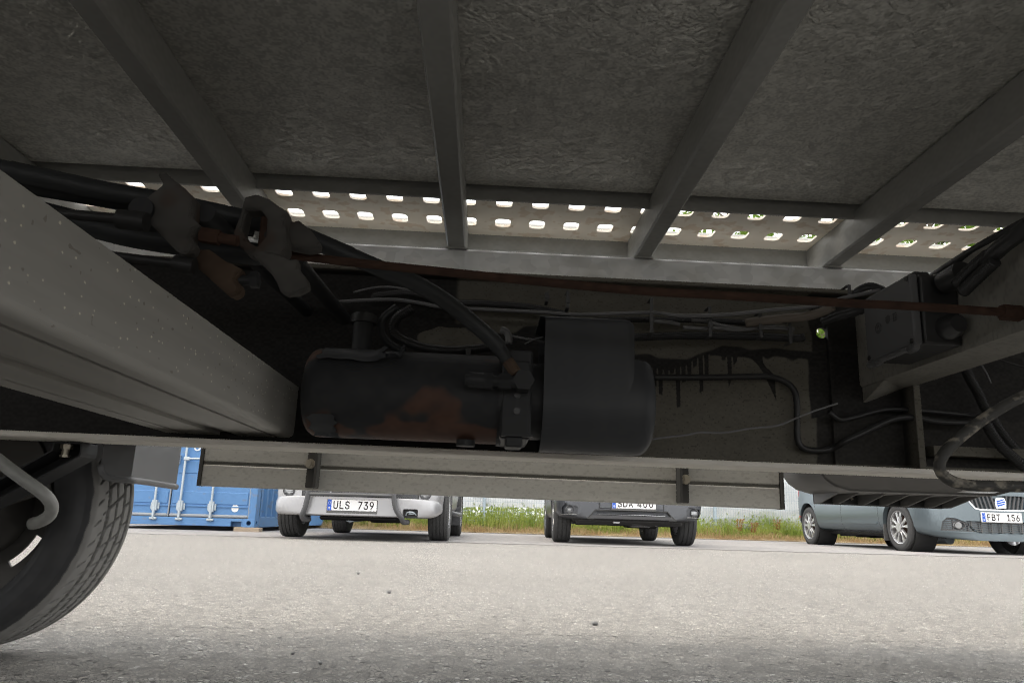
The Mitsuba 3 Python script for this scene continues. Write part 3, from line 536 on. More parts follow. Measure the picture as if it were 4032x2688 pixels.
# galvanised channel at the right that carries the junction box
ch = shapely.union_all([sbox(0.624, 0.497, 0.6295, 0.620), sbox(0.624, 0.497, 0.697, 0.5035), sbox(0.624, 0.614, 0.680, 0.620)])
chan = tr('channel_beam', prism(ch, 'y', YN + 0.14, 1.234), 'mat_channel', 30, label='dirty steel channel across the frame, carrying the junction box')
gus = trimesh.convex.convex_hull(np.array([(0.626, 1.16, 0.4965), (0.626, 1.234, 0.4965), (0.626, 1.234, 0.470), (0.630, 1.16, 0.4965), (0.630, 1.234, 0.4965), (0.630, 1.234, 0.470), (0.69, 1.234, 0.4965), (0.69, 1.228, 0.4965)]))
add(chan + '__gusset', gus, 'mat_channel', False, TRAILER)
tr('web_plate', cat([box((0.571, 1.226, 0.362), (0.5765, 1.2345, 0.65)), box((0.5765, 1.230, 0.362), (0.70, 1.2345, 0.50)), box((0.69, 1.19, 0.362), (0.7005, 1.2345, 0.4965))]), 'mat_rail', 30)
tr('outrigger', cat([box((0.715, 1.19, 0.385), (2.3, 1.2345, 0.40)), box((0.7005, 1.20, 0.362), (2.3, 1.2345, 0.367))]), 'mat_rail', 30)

# ---------------------------------------------------------------- hydraulic power pack
pump = f'{trailer}__hydraulic_pump'; labels[pump] = {'label': 'electric hydraulic power pack with peeling tank and black cover'}
R0 = 0.0635; Yp, Zp = 1.085, 0.4255
pr = [(0.0, -0.257)] + [(R0 - 0.020 + 0.020 * math.sin(t), -0.257 + 0.020 * (1 - math.cos(t))) for t in np.linspace(0, math.pi / 2, 8)] + [(R0, 0.018), (0.0, 0.018)]
tankm = lathe(pr, (0, 0, 0), 72, 'x'); tankm.vertices = tankm.vertices + (0, Yp, Zp)
def hp(part, mesh, m, smooth=35, label=None): return add(f'{pump}__{part}', mesh, m, smooth, TRAILER, label)
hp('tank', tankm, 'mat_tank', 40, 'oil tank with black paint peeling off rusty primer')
def flake(th0, th1, x0, x1, dr_, seed, jag=0.008):
    """a curled sheet of loose paint lying on the tank"""
    nx, nt = 26, 22; u, v = np.meshgrid(np.linspace(0, 1, nx), np.linspace(0, 1, nt)); g = np.random.default_rng(seed)
    e0, e1 = jag * (meshkit.fbm(np.stack([v * 6, v * 0, v * 0 + seed], -1), 4) - 0.5) * 2, jag * (meshkit.fbm(np.stack([v * 7, v * 0, v * 0 + seed + 5], -1), 4) - 0.5) * 2
    x = x0 + e0 + (x1 + e1 - x0 - e0) * u; t0 = th0 + 0.12 * (meshkit.fbm(np.stack([u * 6, u * 0, u * 0 + seed + 9], -1), 4) - 0.5); th = t0 + (th1 - t0) * v
    lift = dr_ * (np.clip((u - 0.82) / 0.18, 0, 1) ** 2 + np.clip((0.14 - v) / 0.14, 0, 1) ** 2) + 0.0008
    r = R0 + lift; vv = np.stack([x, Yp - r * np.cos(th), Zp + r * np.sin(th)], -1).reshape(-1, 3); i, j = np.meshgrid(np.arange(nt - 1), np.arange(nx - 1), indexing='ij'); a = (i * nx + j).ravel()
    f = np.vstack([np.stack([a, a + 1, a + nx + 1], 1), np.stack([a, a + nx + 1, a + nx], 1)]); return trimesh.Trimesh(vv, f, process=False)
hp('paint_flake', flake(0.55, 1.5, -0.236, -0.145, 0.007, 3), 'mat_cover', 50)
hp('paint_flake', flake(-1.25, -0.62, -0.240, -0.205, 0.004, 8), 'mat_cover', 50)
hp('paint_flake', flake(0.75, 1.2, -0.146, -0.122, 0.010, 12, 0.006), 'mat_cover', 50)
hp('valve_block', cat([box((0.018, Yp - 0.066, 0.364), (0.060, Yp + 0.06, 0.486), 0.003), box((0.022, Yp - 0.072, 0.4475), (0.056, Yp - 0.064, 0.470), 0.002), box((0.020, Yp - 0.078, 0.366), (0.062, Yp - 0.064, 0.3695)), box((0.026, Yp - 0.075, 0.352), (0.049, Yp - 0.03, 0.366), 0.002)]), 'mat_black_steel')
hp('flange_ring', lathe([(0.0, 0.0), (0.066, 0.0), (0.066, 0.006), (0.0, 0.006)], (0.0145, Yp, Zp), 48, 'x'), 'mat_black_steel')
for dy, dz in ((-0.0665, 0.022), (-0.0665, -0.024), (-0.0665, -0.002)): hp('plug', cyl((0.040, Yp + dy - 0.002, Zp + dz), (0.040, Yp + dy + 0.004, Zp + dz), 0.0048, 12), 'mat_plastic_black')
hp('drain_plug', cyl((-0.028, Yp - 0.02, 0.3555), (-0.028, Yp - 0.02, 0.364), 0.013, 24), 'mat_black_steel')
# tee fitting on the face of the block
yf = Yp - 0.092
hp('fitting', cat([cyl((-0.026, yf, 0.4365), (-0.004, yf, 0.4365), 0.0105, 20), cyl((-0.031, yf, 0.4365), (-0.026, yf, 0.4365), 0.0075, 16), cyl((-0.006, yf, 0.4365), (0.006, yf, 0.4365), 0.0118, 6), cyl((0.004, yf, 0.4365), (0.014, yf, 0.4365), 0.0075, 16), cyl((0.0135, yf, 0.4365), (0.030, yf, 0.4365), 0.0112, 6), cyl((0.030, yf, 0.4365), (0.042, yf, 0.437), 0.009, 16), cyl((0.0465, yf - 0.010, 0.4385), (0.0465, yf + 0.028, 0.4385), 0.0145, 6)]), 'mat_black_steel')
hp('filler_neck', cat([cyl((-0.1895, 1.10, 0.470), (-0.1895, 1.10, 0.536), 0.0145, 24), ]), 'mat_tank')
hp('filler_cap', cat([cyl((-0.1895, 1.10, 0.5335), (-0.1895, 1.10, 0.546), 0.0195, 28), cyl((-0.1895, 1.10, 0.546), (-0.1895, 1.10, 0.5475), 0.017, 28)]), 'mat_plastic_black', 30)
hp('bracket', cat([box((-0.10, 1.145, 0.38), (-0.07, 1.235, 0.47)), box((0.03, 1.14, 0.40), (0.055, 1.235, 0.47))]), 'mat_black_steel')
# folded black cover: tall box half with a drum shaped end
ring = [(Yp + 0.070 * math.cos(a), Zp - 0.002 + 0.070 * math.sin(a)) for a in np.linspace(0, 2 * math.pi, 40, endpoint=False)]
prof_tall = shapely.union_all([Polygon(ring), sbox(Yp - 0.066, 0.425, Yp + 0.066, 0.538)]).convex_hull.buffer(-0.006).buffer(0.006)
def shell_x(poly, x0, x1, r, n=5):
    ls = [(x0, poly)] + [(x1 - r + r * math.sin(t), poly.buffer(-r * (1 - math.cos(t)))) for t in np.linspace(0, math.pi / 2, n)]
    N = 96
    def resample(q):
        e = q.exterior; return np.array([e.interpolate(i / N, normalized=True).coords[0] for i in range(N)])
    rings = [resample(q) for _, q in ls]; xs = [x for x, _ in ls]
    c0 = rings[0]; out = [c0]
    for q in rings[1:]:
        k = int(np.argmin(((q - c0[0]) ** 2).sum(1))); q = np.roll(q, -k, 0); out.append(q)
    V = np.vstack([np.column_stack([np.full(N, x), q]) for x, q in zip(xs, out)]); m = len(xs); F = []
    for i in range(m - 1):
        j = np.arange(N); a, b, c, d = i * N + j, i * N + (j + 1) % N, (i + 1) * N + (j + 1) % N, (i + 1) * N + j
        F += [np.stack([a, b, c], 1), np.stack([a, c, d], 1)]
    V = np.vstack([V, [xs[-1], *out[-1].mean(0)]]); j = np.arange(N); F.append(np.stack([(m - 1) * N + j, (m - 1) * N + (j + 1) % N, np.full(N, len(V) - 1)], 1))
    return trimesh.Trimesh(V, np.vstack(F), process=False)
hp('motor_cover', cat([shell_x(prof_tall, 0.0755, 0.2030, 0.014), shell_x(Polygon([(a - 0.0, b) for a, b in ring]).union(sbox(Yp - 0.045, 0.44, Yp + 0.045, 0.484)).convex_hull, 0.18, 0.2335, 0.020), box((0.0685, Yp - 0.062, 0.5365), (0.0765, Yp + 0.05, 0.5385))]), 'mat_cover', 40, 'black cover over the pump motor')
hp('motor', cyl((0.060, Yp, Zp), (0.19, Yp, Zp), 0.055, 40), 'mat_black_steel')

# ---------------------------------------------------------------- hoses, conduits and cables (centre lines in metres)
C = CURVES
for nm, d in (('hose_main', 0.34), ('hose_third', 0.34), ('hose_second', 0.30), ('rod_upper', 0.25), ('rod_lower', 0.20)):      # they run on behind the cross beam
    a, b = np.array(C[nm][0]), np.array(C[nm][1]); C[nm] = [tuple(a + (a - b) / np.linalg.norm(a - b) * d)] + list(C[nm])
def T_(part, mesh, m, label=None, under=None): return tr(part, mesh, m, True, label, None, under)
hh = C['hose_main']; hose = T_('hydraulic_hose', tube(hh, 0.0104, 16), 'mat_hose', 'thick black hydraulic hose running down to the power pack')
sm = smooth_path(hh, 0.006); i = int(np.argmin(np.abs(sm[:, 0] + 0.176))); i2 = int(np.argmin(np.abs(sm[:, 0] + 0.085)))
add(hose + '__sleeve', sweep(sm[max(0, i - 60):i + 1], 0.0112, 16), 'mat_hose', 35, TRAILER)
add(hose + '__sleeve', sweep(sm[i2 - 3:], 0.0108, 16), 'mat_hose', 35, TRAILER)
add(hose + '__collar', tube(C['hose_ferrule'], 0.0092, 18), 'mat_black_steel', 35, TRAILER)
add(hose + '__ferrule', tube(C['hose_crimp'], 0.0082, 10), 'mat_cast_rusty', 20, TRAILER, 'rusty crimped end fitting')
add(hose + '__nipple', tube(C['hose_nipple'], 0.0052, 14), 'mat_rust', True, TRAILER)
T_('hydraulic_hose', tube(C["hose_second"], 0.0135, 16), 'mat_hose', 'second black hose behind the brake levers')
T_('hydraulic_hose', tube(C['hose_third'], 0.0098, 16), 'mat_hose', 'third black hose just under the thick one, left of the levers')
T_('brake_rod', sweep(smooth_path(C['rod_rust'], 0.03), 0.0052, 12), 'mat_rust', 'long rusty brake rod crossing in front of the pump and junction box')
rod = f'{trailer}__brake_rod'
add(rod + '__coupling', cat([cyl(C['rod_sleeve'][0], np.array(C['rod_sleeve'][0]) + (0.032, 0, -0.001), 0.0098, 6), cyl(np.array(C['rod_sleeve'][0]) + (0.03, 0, 0), np.array(C['rod_sleeve'][1]) + (0.12, 0, 0), 0.0068, 12)]), 'mat_rust', 25, TRAILER)
for a, r in (('rod_upper', 0.0052), ('rod_lower', 0.0048)):
    k = tr('control_cable', tube(C[a], r, 10), 'mat_cable', True, 'brake cable leading to the ' + ('upper' if 'upper' in a else 'lower') + ' lever'); add(k + '__sleeve', tube(C[a + '_sleeve'], r * 1.9, 14), 'mat_cable', 30, TRAILER)
T_('conduit', corrugated(C['conduit_upper'], 0.0062), 'mat_conduit', 'ribbed conduit arching above the looped hose')
T_('conduit', corrugated(C['conduit_loop'], 0.0074), 'mat_conduit', 'ribbed conduit bent in a loop above the oil tank')
T_('conduit', corrugated(C['conduit_mid'], 0.0052, 0.0028), 'mat_conduit', 'thin ribbed conduit in the cable bundle')
T_('conduit', corrugated(C['conduit_low'], 0.0068), 'mat_conduit', 'lowest ribbed conduit of the cable bundle')
T_('conduit', corrugated(C['conduit_box'], 0.0068), 'mat_conduit', 'short ribbed conduit entering the junction box from behind')
T_('conduit', corrugated(C['conduit_r1'], 0.0085, 0.004), 'mat_conduit', 'ribbed conduit hanging behind the muddy hose')
T_('conduit', corrugated(C['conduit_r2'], 0.0085, 0.004), 'mat_conduit', 'second ribbed conduit lower right, with a clip')
T_('hose', tube(C['hose_loop'], 0.0058, 14), 'mat_hose', 'smooth hose bent beside the looped conduit')
T_('hose', tube(C['hose_right'], 0.0082, 16), 'mat_hose_muddy', 'mud spattered hose hanging in a bend at the right edge')
T_('cable', tube(C['cable_pale'], 0.0030, 10), 'mat_cable_pale', 'long pale grey cable along the frame rail')
for nm, r, m in (('cable_thin', 0.0018, 'mat_cable_pale'), ('cable_cross', 0.003, 'mat_cable_pale'), ('cable_cross2', 0.0026, 'mat_cable_pale'), ('cable_low', 0.0032, 'mat_cable_pale'), ('cable_arch', 0.0042, 'mat_cable'), ('cable_arch2', 0.0032, 'mat_cable'), ('cable_a', 0.0042, 'mat_cable'), ('wire_r', 0.0014, 'mat_cable'), ('wire_pump', 0.0018, 'mat_cable_pale'), ('wire_pump2', 0.0012, 'mat_cable_pale'), ('beadchain', 0.0014, 'mat_cable_pale')):
    T_('cable', tube(C[nm], r, 9), m)
T_('cable', tube(C['cable_black'], 0.0052, 12), 'mat_cable', 'black cable bent down beside the dark stain')
T_('cable', tube(C['bundle_tape'], 0.0072, 12), 'mat_tape', 'cable bundle wrapped in worn brown tape')
T_('loose_wire', tube(C['wire_loose'], 0.0015, 8), 'mat_cable_pale', 'loose thin wire with a free end')
T_('pipe_elbow', tube(C['elbow'], 0.0052, 12), 'mat_cable_pale'); T_('pipe_elbow', tube(C['elbow2'], 0.0046, 12), 'mat_cable_pale')
for i, (x, z0, z1, y) in enumerate([(0.1205, 0.590, 0.619, 1.163), (0.088, 0.603, 0.619, 1.175), (0.2545, 0.555, 0.612, 1.16), (0.3485, 0.553, 0.603, 1.16), (0.430, 0.556, 0.598, 1.16), (0.4775, 0.549, 0.588, 1.16), (0.553, 0.584, 0.634, 1.11)]):
    tr('cable_tie', cat([box((x - 0.0025, y - 0.0045, z0), (x + 0.0025, y - 0.003, z1)), box((x - 0.0025, y - 0.003, z1 - 0.0015), (x + 0.0025, y + 0.02, z1)), box((x - 0.0025, y - 0.003, z0), (x + 0.0025, y + 0.02, z0 + 0.0015)), box((x - 0.0038, y - 0.0065, z0 + 0.3 * (z1 - z0)), (x + 0.0038, y - 0.0035, z0 + 0.3 * (z1 - z0) + 0.006))]), 'mat_tie', False)
tr('cable_tie', cat([box((-0.035, 1.085, 0.4775), (-0.0275, 1.090, 0.500)), box((-0.035, 1.085, 0.498), (-0.0275, 1.12, 0.500))]), 'mat_plastic_black', False)

# ---------------------------------------------------------------- brake levers (forgings on the cross shaft)
def lev(outline, y0, y1, m, label, holes=(), r=0.004): return tr('brake_lever', forged(outline, y0, y1, r, holes), m, 60, label)
LB = [(-0.279, 0.5933), (-0.2662, 0.5975), (-0.2521, 0.5927), (-0.2395, 0.5839), (-0.2300, 0.5790), (-0.2320, 0.5642), (-0.2270, 0.5441), (-0.2259, 0.5340), (-0.2305, 0.5250), (-0.2584, 0.5250), (-0.2690, 0.5280), (-0.2842, 0.5420), (-0.2860, 0.5524), (-0.2815, 0.5720)]
LBh = [(-0.273, 0.5758), (-0.2599, 0.5765), (-0.2535, 0.5690), (-0.2525, 0.5491), (-0.2593, 0.5383), (-0.2690, 0.5439), (-0.2747, 0.5539)]
b = lev(LB, 0.788, 0.815, 'mat_cast', 'large forged lever with an oval eye and a long tongue, right of the two', [LBh], 0.005)
add(b + '__pin', cat([box((-0.262, 0.800, 0.536), (-0.252, 0.83, 0.577), 0.002)]), 'mat_rust', 35, TRAILER)
tongue = [(-0.2704, 0.5303), (-0.2599, 0.5279), (-0.2275, 0.5216), (-0.2168, 0.5172), (-0.2086, 0.5196), (-0.2061, 0.5069), (-0.1951, 0.4948), (-0.1935, 0.4860), (-0.2047, 0.4796), (-0.2156, 0.4776), (-0.2234, 0.4816), (-0.2281, 0.4911), (-0.2347, 0.5005), (-0.2502, 0.5145)]
add(b + '__tongue', forged([(x, z) for x, z in tongue], 0.772, 0.786, 0.0045), 'mat_cast', 60, TRAILER)
lug = [(-0.2441, 0.5698), (-0.2243, 0.5794), (-0.2082, 0.5675), (-0.1969, 0.5532), (-0.1966, 0.5448), (-0.2106, 0.5420), (-0.2306, 0.5452), (-0.2366, 0.5554)]
add(b + '__lug', forged(lug, 0.812, 0.832, 0.006), 'mat_cast', 60, TRAILER)
LA = [(-0.3600, 0.599), (-0.3515, 0.601), (-0.342, 0.5924), (-0.3293, 0.5839), (-0.3155, 0.5714), (-0.314, 0.555), (-0.3156, 0.550), (-0.3066, 0.5423), (-0.3143, 0.529), (-0.3093, 0.5211), (-0.3112, 0.513), (-0.3193, 0.5096), (-0.3283, 0.5138), (-0.3599, 0.5427), (-0.3733, 0.5518), (-0.3733, 0.5616), (-0.3629, 0.5738), (-0.351, 0.5861)]
a = lev(LA, 0.748, 0.772, 'mat_cast', 'forged lever with a hooked tip, left of the two', (), 0.006)
add(a + '__bolt', cat([cyl((-0.309, 0.762, 0.536), (-0.289, 0.762, 0.5335), 0.0085, 6), cyl((-0.289, 0.762, 0.5335), (-0.270, 0.762, 0.531), 0.0058, 12)]), 'mat_rust', 25, TRAILER)
add(a + '__hub', cyl((-0.366, 0.742, 0.5545), (-0.366, 0.778, 0.5545), 0.0125, 24), 'mat_black_steel', 35, TRAILER)
LC = [(-0.3245, 0.5163), (-0.3208, 0.5231), (-0.3042, 0.5256), (-0.2858, 0.5134), (-0.2652, 0.5046), (-0.271, 0.493), (-0.2645, 0.4852), (-0.2652, 0.4787), (-0.2718, 0.4734), (-0.2791, 0.4765), (-0.3171, 0.5069)]
c_ = lev(LC, 0.772, 0.794, 'mat_cast_rusty', 'rust coloured forged lever hanging below the others', (), 0.006)
add(c_ + '__bolt', cat([cyl((-0.272, 0.783, 0.4945), (-0.258, 0.783, 0.4955), 0.0055, 14), cyl((-0.258, 0.783, 0.4955), (-0.250, 0.783, 0.4962), 0.0095, 6)]), 'mat_black_steel', 25, TRAILER)
add(c_ + '__hub', cyl((-0.322, 0.765, 0.5175), (-0.322, 0.80, 0.5175), 0.0085, 20), 'mat_black_steel', 35, TRAILER)
tr('lever_shaft', cat([cyl((-0.309, 0.765, 0.562), (-0.309, 1.234, 0.585), 0.010, 20), cyl((-0.245, 0.80, 0.552), (-0.245, 1.234, 0.575), 0.011, 20)]), 'mat_black_steel')

# ---------------------------------------------------------------- junction box on the channel
jb = f'{trailer}__junction_box'; labels[jb] = {'label': 'grey plastic junction box with a lid and cable glands'}
def jp(part, mesh, m, smooth=35, label=None): return add(f'{jb}__{part}', mesh, m, smooth, TRAILER, label)
jp('body', cat([rounded((0.572, 0.951, 0.504), (0.624, 1.078, 0.601), 0.004, 1)]), 'mat_plastic_black', 35, 'black body of the junction box')
jp('lid', box((0.559, 0.951, 0.5035), (0.5705, 1.079, 0.6015), 0.0025), 'mat_plastic_grey', 30, 'grey lid of the junction box')
jp('lid_rib', cat([box((0.5575, 0.975, 0.4985), (0.5665, 1.045, 0.5040), 0.002), cyl((0.562, 0.953, 0.5005), (0.562, 0.975, 0.5005), 0.0045, 12), cyl((0.562, 1.048, 0.5005), (0.562, 1.078, 0.5005), 0.0050, 12)] + [cyl((0.562, y, 0.5005), (0.562, y + 0.0016, 0.5005), 0.0062, 12) for y in (0.958, 0.963, 0.968, 1.05, 1.056, 1.062)]), 'mat_plastic_grey', 30)
for y, z in ((0.958, 0.509), (1.071, 0.510), (0.958, 0.5955), (1.071, 0.5955)): jp('screw', cyl((0.5575, y, z), (0.5605, y, z), 0.0035, 12), 'mat_plastic_black')
jp('latch', cat([box((0.575, 0.968, 0.600), (0.598, 0.99, 0.611), 0.002), box((0.602, 0.96, 0.600), (0.618, 0.985, 0.607), 0.002)]), 'mat_plastic_black', 30)
ringp = Point(1.040, 0.5475).buffer(0.0080).difference(Point(1.040, 0.5475).buffer(0.0070)).union(Polygon([(1.0385, 0.5435), (1.041, 0.5435), (1.0415, 0.551), (1.040, 0.552), (1.037, 0.5465)]).buffer(0.0003).boundary.buffer(0.0004))
rows = shapely.union_all([sbox(0.990 + 0.0055 * (i % 2), 0.5465 + 0.0032 * (i // 2), 0.990 + 0.0055 * (i % 2) + 0.0038, 0.5485 + 0.0032 * (i // 2)) for i in range(8)])
jp('print', cat([prism(ringp, 'x', 0.5584, 0.5589), prism(rows, 'x', 0.5584, 0.5589)]), 'mat_print', False)
jp('dimple', cyl((0.5587, 1.013, 0.5535), (0.5592, 1.013, 0.5535), 0.0062, 24), 'mat_print')
jp('cable_gland', cat([lathe([(0.0, -0.02), (0.011, -0.02), (0.0155, -0.006), (0.0165, 0.0), (0.0165, 0.01), (0, 0.01)], (0.604, 0.945, 0.527), 32)]), 'mat_plastic_black', 40, 'empty round gland on the near end of the box')
jp('cable_gland', cat([cyl((0.600, 0.94, 0.586), (0.603, 0.905, 0.590), 0.015, 24)]), 'mat_plastic_black', 40)
jp('cable_gland', corrugated(C['gland_conduit_a'], 0.0075, 0.0042), 'mat_conduit', True, 'left one of two ribbed glands'); jp('cable_gland', corrugated(C['gland_conduit_b'], 0.0082, 0.0042), 'mat_conduit', True, 'right one of two ribbed glands')
T_('hose', tube(C['gland_tube'], 0.0098, 16), 'mat_conduit', 'black tube leading from the junction box to the upper right'); T_('hose', tube(C['gland_tube2'], 0.0068, 12), 'mat_conduit', 'thinner black tube along the top of the channel')

# ---------------------------------------------------------------- wheel
WX, WZ, WY, WW, WR = -0.907, 0.2505, 1.335, 0.178, 0.2500
whl = f'{trailer}__wheel'; labels[whl] = {'label': 'small trailer wheel with worn block tread'}
def trailer_tyre():
    nt, nw = 1080, 74; u = np.linspace(0, 1, nw); t = np.linspace(0, 2 * np.pi, nt, endpoint=False); U_, T0 = np.meshgrid(u, t)
    prof_r = WR - 0.0035 * np.abs(2 * U_ - 1) ** 2 - 0.014 * np.clip((np.abs(2 * U_ - 1) - 0.80) / 0.20, 0, 1) ** 2
    pitch = 2 * np.pi / 44; ph = T0 / pitch; fr = ph - np.floor(ph); tri = np.abs(2 * fr - 1)
    def line(d, w): return np.clip(1.3 - np.abs(d) / w, 0, 1)
    w_m = U_ * WW * 0.92
    z1 = 0.052 + 0.0022 * (tri - 0.5) + 0.0022 * (np.abs(fr - 0.5) < 0.07); z2 = 0.080 + 0.003 * (0.5 - tri); z3 = 0.108 + 0.0022 * (tri - 0.5) + 0.002 * (np.abs(fr - 0.5) < 0.06); z4 = 0.134 + 0.002 * (tri - 0.5)
    g = np.maximum.reduce([line(w_m - z1, 0.0034), line(w_m - z2, 0.0019), line(w_m - z3, 0.0030), line(w_m - z4, 0.0026)])
    def cross(a, b, f0, f1): 
        s = np.clip((w_m - a) / (b - a), 0, 1); inside = (w_m > a) & (w_m < b); d = (fr - (f0 + (f1 - f0) * s)); d = (d + 0.5) % 1 - 0.5
        return inside * line(d * pitch * WR, 0.0022)
    g = np.maximum.reduce([g, cross(0.052, 0.080, 0.02, 0.40), cross(0.080, 0.108, 0.40, 0.78), 0.8 * cross(0.108, 0.134, 0.1, 0.4)])
    hook = ((w_m > 0.020) & (w_m < 0.033)) * line(((fr - 0.2 - 0.25 * (w_m - 0.020) / 0.013 + 0.5) % 1 - 0.5) * pitch * WR, 0.0016) + ((w_m > 0.036) & (w_m < 0.043)) * line(((fr - 0.7 - 0.2 * (w_m - 0.036) / 0.01 + 0.5) % 1 - 0.5) * pitch * WR, 0.0014)
    g = np.maximum(g, 0.8 * hook)
    rr = prof_r - 0.013 * np.clip(g, 0, 1); v = np.stack([WX + rr * np.cos(T0), WY + WW * 0.04 + U_ * WW * 0.92, WZ + rr * np.sin(T0)], -1)
    V = v.reshape(-1, 3); i, j = np.meshgrid(np.arange(nt), np.arange(nw - 1), indexing='ij'); i2 = (i + 1) % nt; a, b, c, d = (i * nw + j).ravel(), (i * nw + j + 1).ravel(), (i2 * nw + j + 1).ravel(), (i2 * nw + j).ravel()
    tread = trimesh.Trimesh(V, np.vstack([np.stack([a, b, c], 1), np.stack([a, c, d], 1)]), process=False)
    s0 = WR - 0.0175
    side = [(0.176, 0.020), (0.180, 0.006), (0.184, 0.001), (0.190, -0.004), (0.1965, -0.0065), (0.1975, -0.0055), (0.203, -0.0075), (0.213, -0.0078), (0.2145, -0.0068), (0.220, -0.006), (0.227, -0.002), (s0 + 0.0005, 0.0072)]
    near = lathe([(r, y) for r, y in side], (WX, WY, WZ), 160); far = lathe([(r, WW - y) for r, y in side][::-1], (WX, WY, WZ), 160)
    return cat([tread, near, far])
add(whl + '__tyre', trailer_tyre(), 'mat_tyre', True, TRAILER, 'dusty black tyre with zigzag grooves')
rimp = [(0.177, 0.018), (0.181, 0.005), (0.1835, 0.003), (0.184, 0.006), (0.180, 0.022), (0.175, 0.03), (0.171, 0.045), (0.170, 0.10), (0.173, 0.115), (0.177, 0.15), (0.182, WW - 0.008), (0.179, WW - 0.008), (0.173, 0.15), (0.169, 0.115), (0.166, 0.10), (0.167, 0.045), (0.171, 0.028), (0.177, 0.018)]
slots = [LineString([(0.1235 * math.cos(a), 0.1235 * math.sin(a)) for a in np.linspace(c0 - 0.27, c0 + 0.27, 9)]).buffer(0.0065, cap_style=2) for c0 in -0.71 + np.arange(4) * math.pi / 2]
disc = Point(0, 0).buffer(0.169, quad_segs=24).difference(shapely.union_all(slots)).difference(Point(0, 0).buffer(0.03))
dm = prism(disc, 'y', 0, 0.005); dm.apply_translation((WX, 1.44, WZ))
add(whl + '__rim', cat([lathe(rimp, (WX, WY, WZ), 96), dm]), 'mat_rim_steel', 30, TRAILER, 'grey steel rim with ventilation slots')
add(whl + '__brake_drum', cat([cyl((WX, 1.345, WZ), (WX, 1.432, WZ), 0.098, 56), cyl((WX, 1.328, WZ), (WX, 1.345, WZ), 0.104, 56), cyl((WX, 1.31, WZ), (WX, 1.33, WZ), 0.05, 40)] + [cyl((WX + 0.075 * math.cos(a), 1.32, WZ + 0.075 * math.sin(a)), (WX + 0.075 * math.cos(a), 1.33, WZ + 0.075 * math.sin(a)), 0.009, 6) for a in (0.3, 0.9, -0.4, 1.7)]), 'mat_rim_steel', 30, TRAILER, 'dirty drum brake behind the rim')
add(whl + '__brake_backplate', prism(Polygon([(0.176 * math.cos(t), 0.176 * math.sin(t)) for t in np.linspace(0.14, math.pi + 0.3, 40)] + [(0, -0.04)]), 'y', 0, 0.003), 'mat_rim_steel', 30, TRAILER @ np.array([[1, 0, 0, WX], [0, 1, 0, 1.338], [0, 0, 1, WZ], [0, 0, 0, 1.0]]))
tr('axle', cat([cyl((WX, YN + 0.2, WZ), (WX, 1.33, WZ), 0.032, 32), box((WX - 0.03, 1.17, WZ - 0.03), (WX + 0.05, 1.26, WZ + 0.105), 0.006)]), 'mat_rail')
# hanger arm: bent strip channel from the rail flange down to the axle
path = [(-0.6990, 0.2850), (-0.6300, 0.3290), (-0.6285, 0.3345), (-0.6300, 0.3490), (-0.6715, 0.3490), (-0.6728, 0.3360), (-0.7400, 0.2910), (-0.86, 0.216)]
strip = LineString([(-0.83, 0.2030)] + path[:1] + path[1:]).buffer(0.0012, cap_style=2, join_style=1)
hg = tr('axle_hanger', cat([prism(strip, 'y', 1.212, 1.262), prism(Polygon([(-0.83, 0.2030), (-0.6990, 0.2850), (-0.6300, 0.3290), (-0.6300, 0.3490), (-0.6715, 0.3490), (-0.6728, 0.3360), (-0.7400, 0.2910), (-0.86, 0.216)]), 'y', 1.2595, 1.2625)]), 'mat_black_steel', 25, label='thin bent channel bracket between rail and axle')
add(hg + '__bolt', cat([cyl((-0.662, 1.232, 0.3475), (-0.662, 1.232, 0.340), 0.0095, 6), cyl((-0.662, 1.232, 0.340), (-0.663, 1.232, 0.3275), 0.0055, 12), cyl((-0.6625, 1.232, 0.331), (-0.6625, 1.232, 0.3275), 0.0075, 6)]), 'mat_zinc', 25, TRAILER)
T_('brake_pipe', tube(C['pipe_brake'], 0.0092, 18), 'mat_member', 'thick bent pipe in front of the wheel')
# mud flap: inner skirt beside the tyre and a panel across, with one rolled edge; the mudguard arches on over the wheel
ed = [(-0.654, 0.322), (-0.651, 0.3115), (-0.643, 0.3040), (-0.630, 0.3003), (-0.6, 0.2995)]
arc_ = [(WX + 0.292 * math.cos(t), WZ + 0.292 * math.sin(t)) for t in np.linspace(0.42, math.pi - 0.2, 30)]
flap = tr('mudguard', cat([prism(Polygon([(-0.654, 0.44)] + ed + [(-0.6, 0.44)]), 'y', 1.3332, 1.3364), prism(sbox(1.3364, 0.2995, 1.53, 0.44), 'x', -0.6035, -0.6), prism(LineString([(-0.602, 0.43)] + arc_).buffer(0.002), 'y', 1.3364, 1.53), prism(Polygon([(-0.602, 0.36)] + arc_ + [(WX + 0.262 * math.cos(t), WZ + 0.262 * math.sin(t)) for t in np.linspace(math.pi - 0.2, 0.6, 30)]), 'y', 1.3310, 1.3364)]), 'mat_flap', 30, label='grey plastic mudguard end with a rolled edge beside the tyre')
add(flap + '__rolled_edge', tube([(x, 1.3335, z) for x, z in ed] + [(-0.599, 1.345, 0.2995), (-0.6, 1.40, 0.2995), (-0.6, 1.53, 0.2970)], 0.0056, 14), 'mat_flap', True, TRAILER)

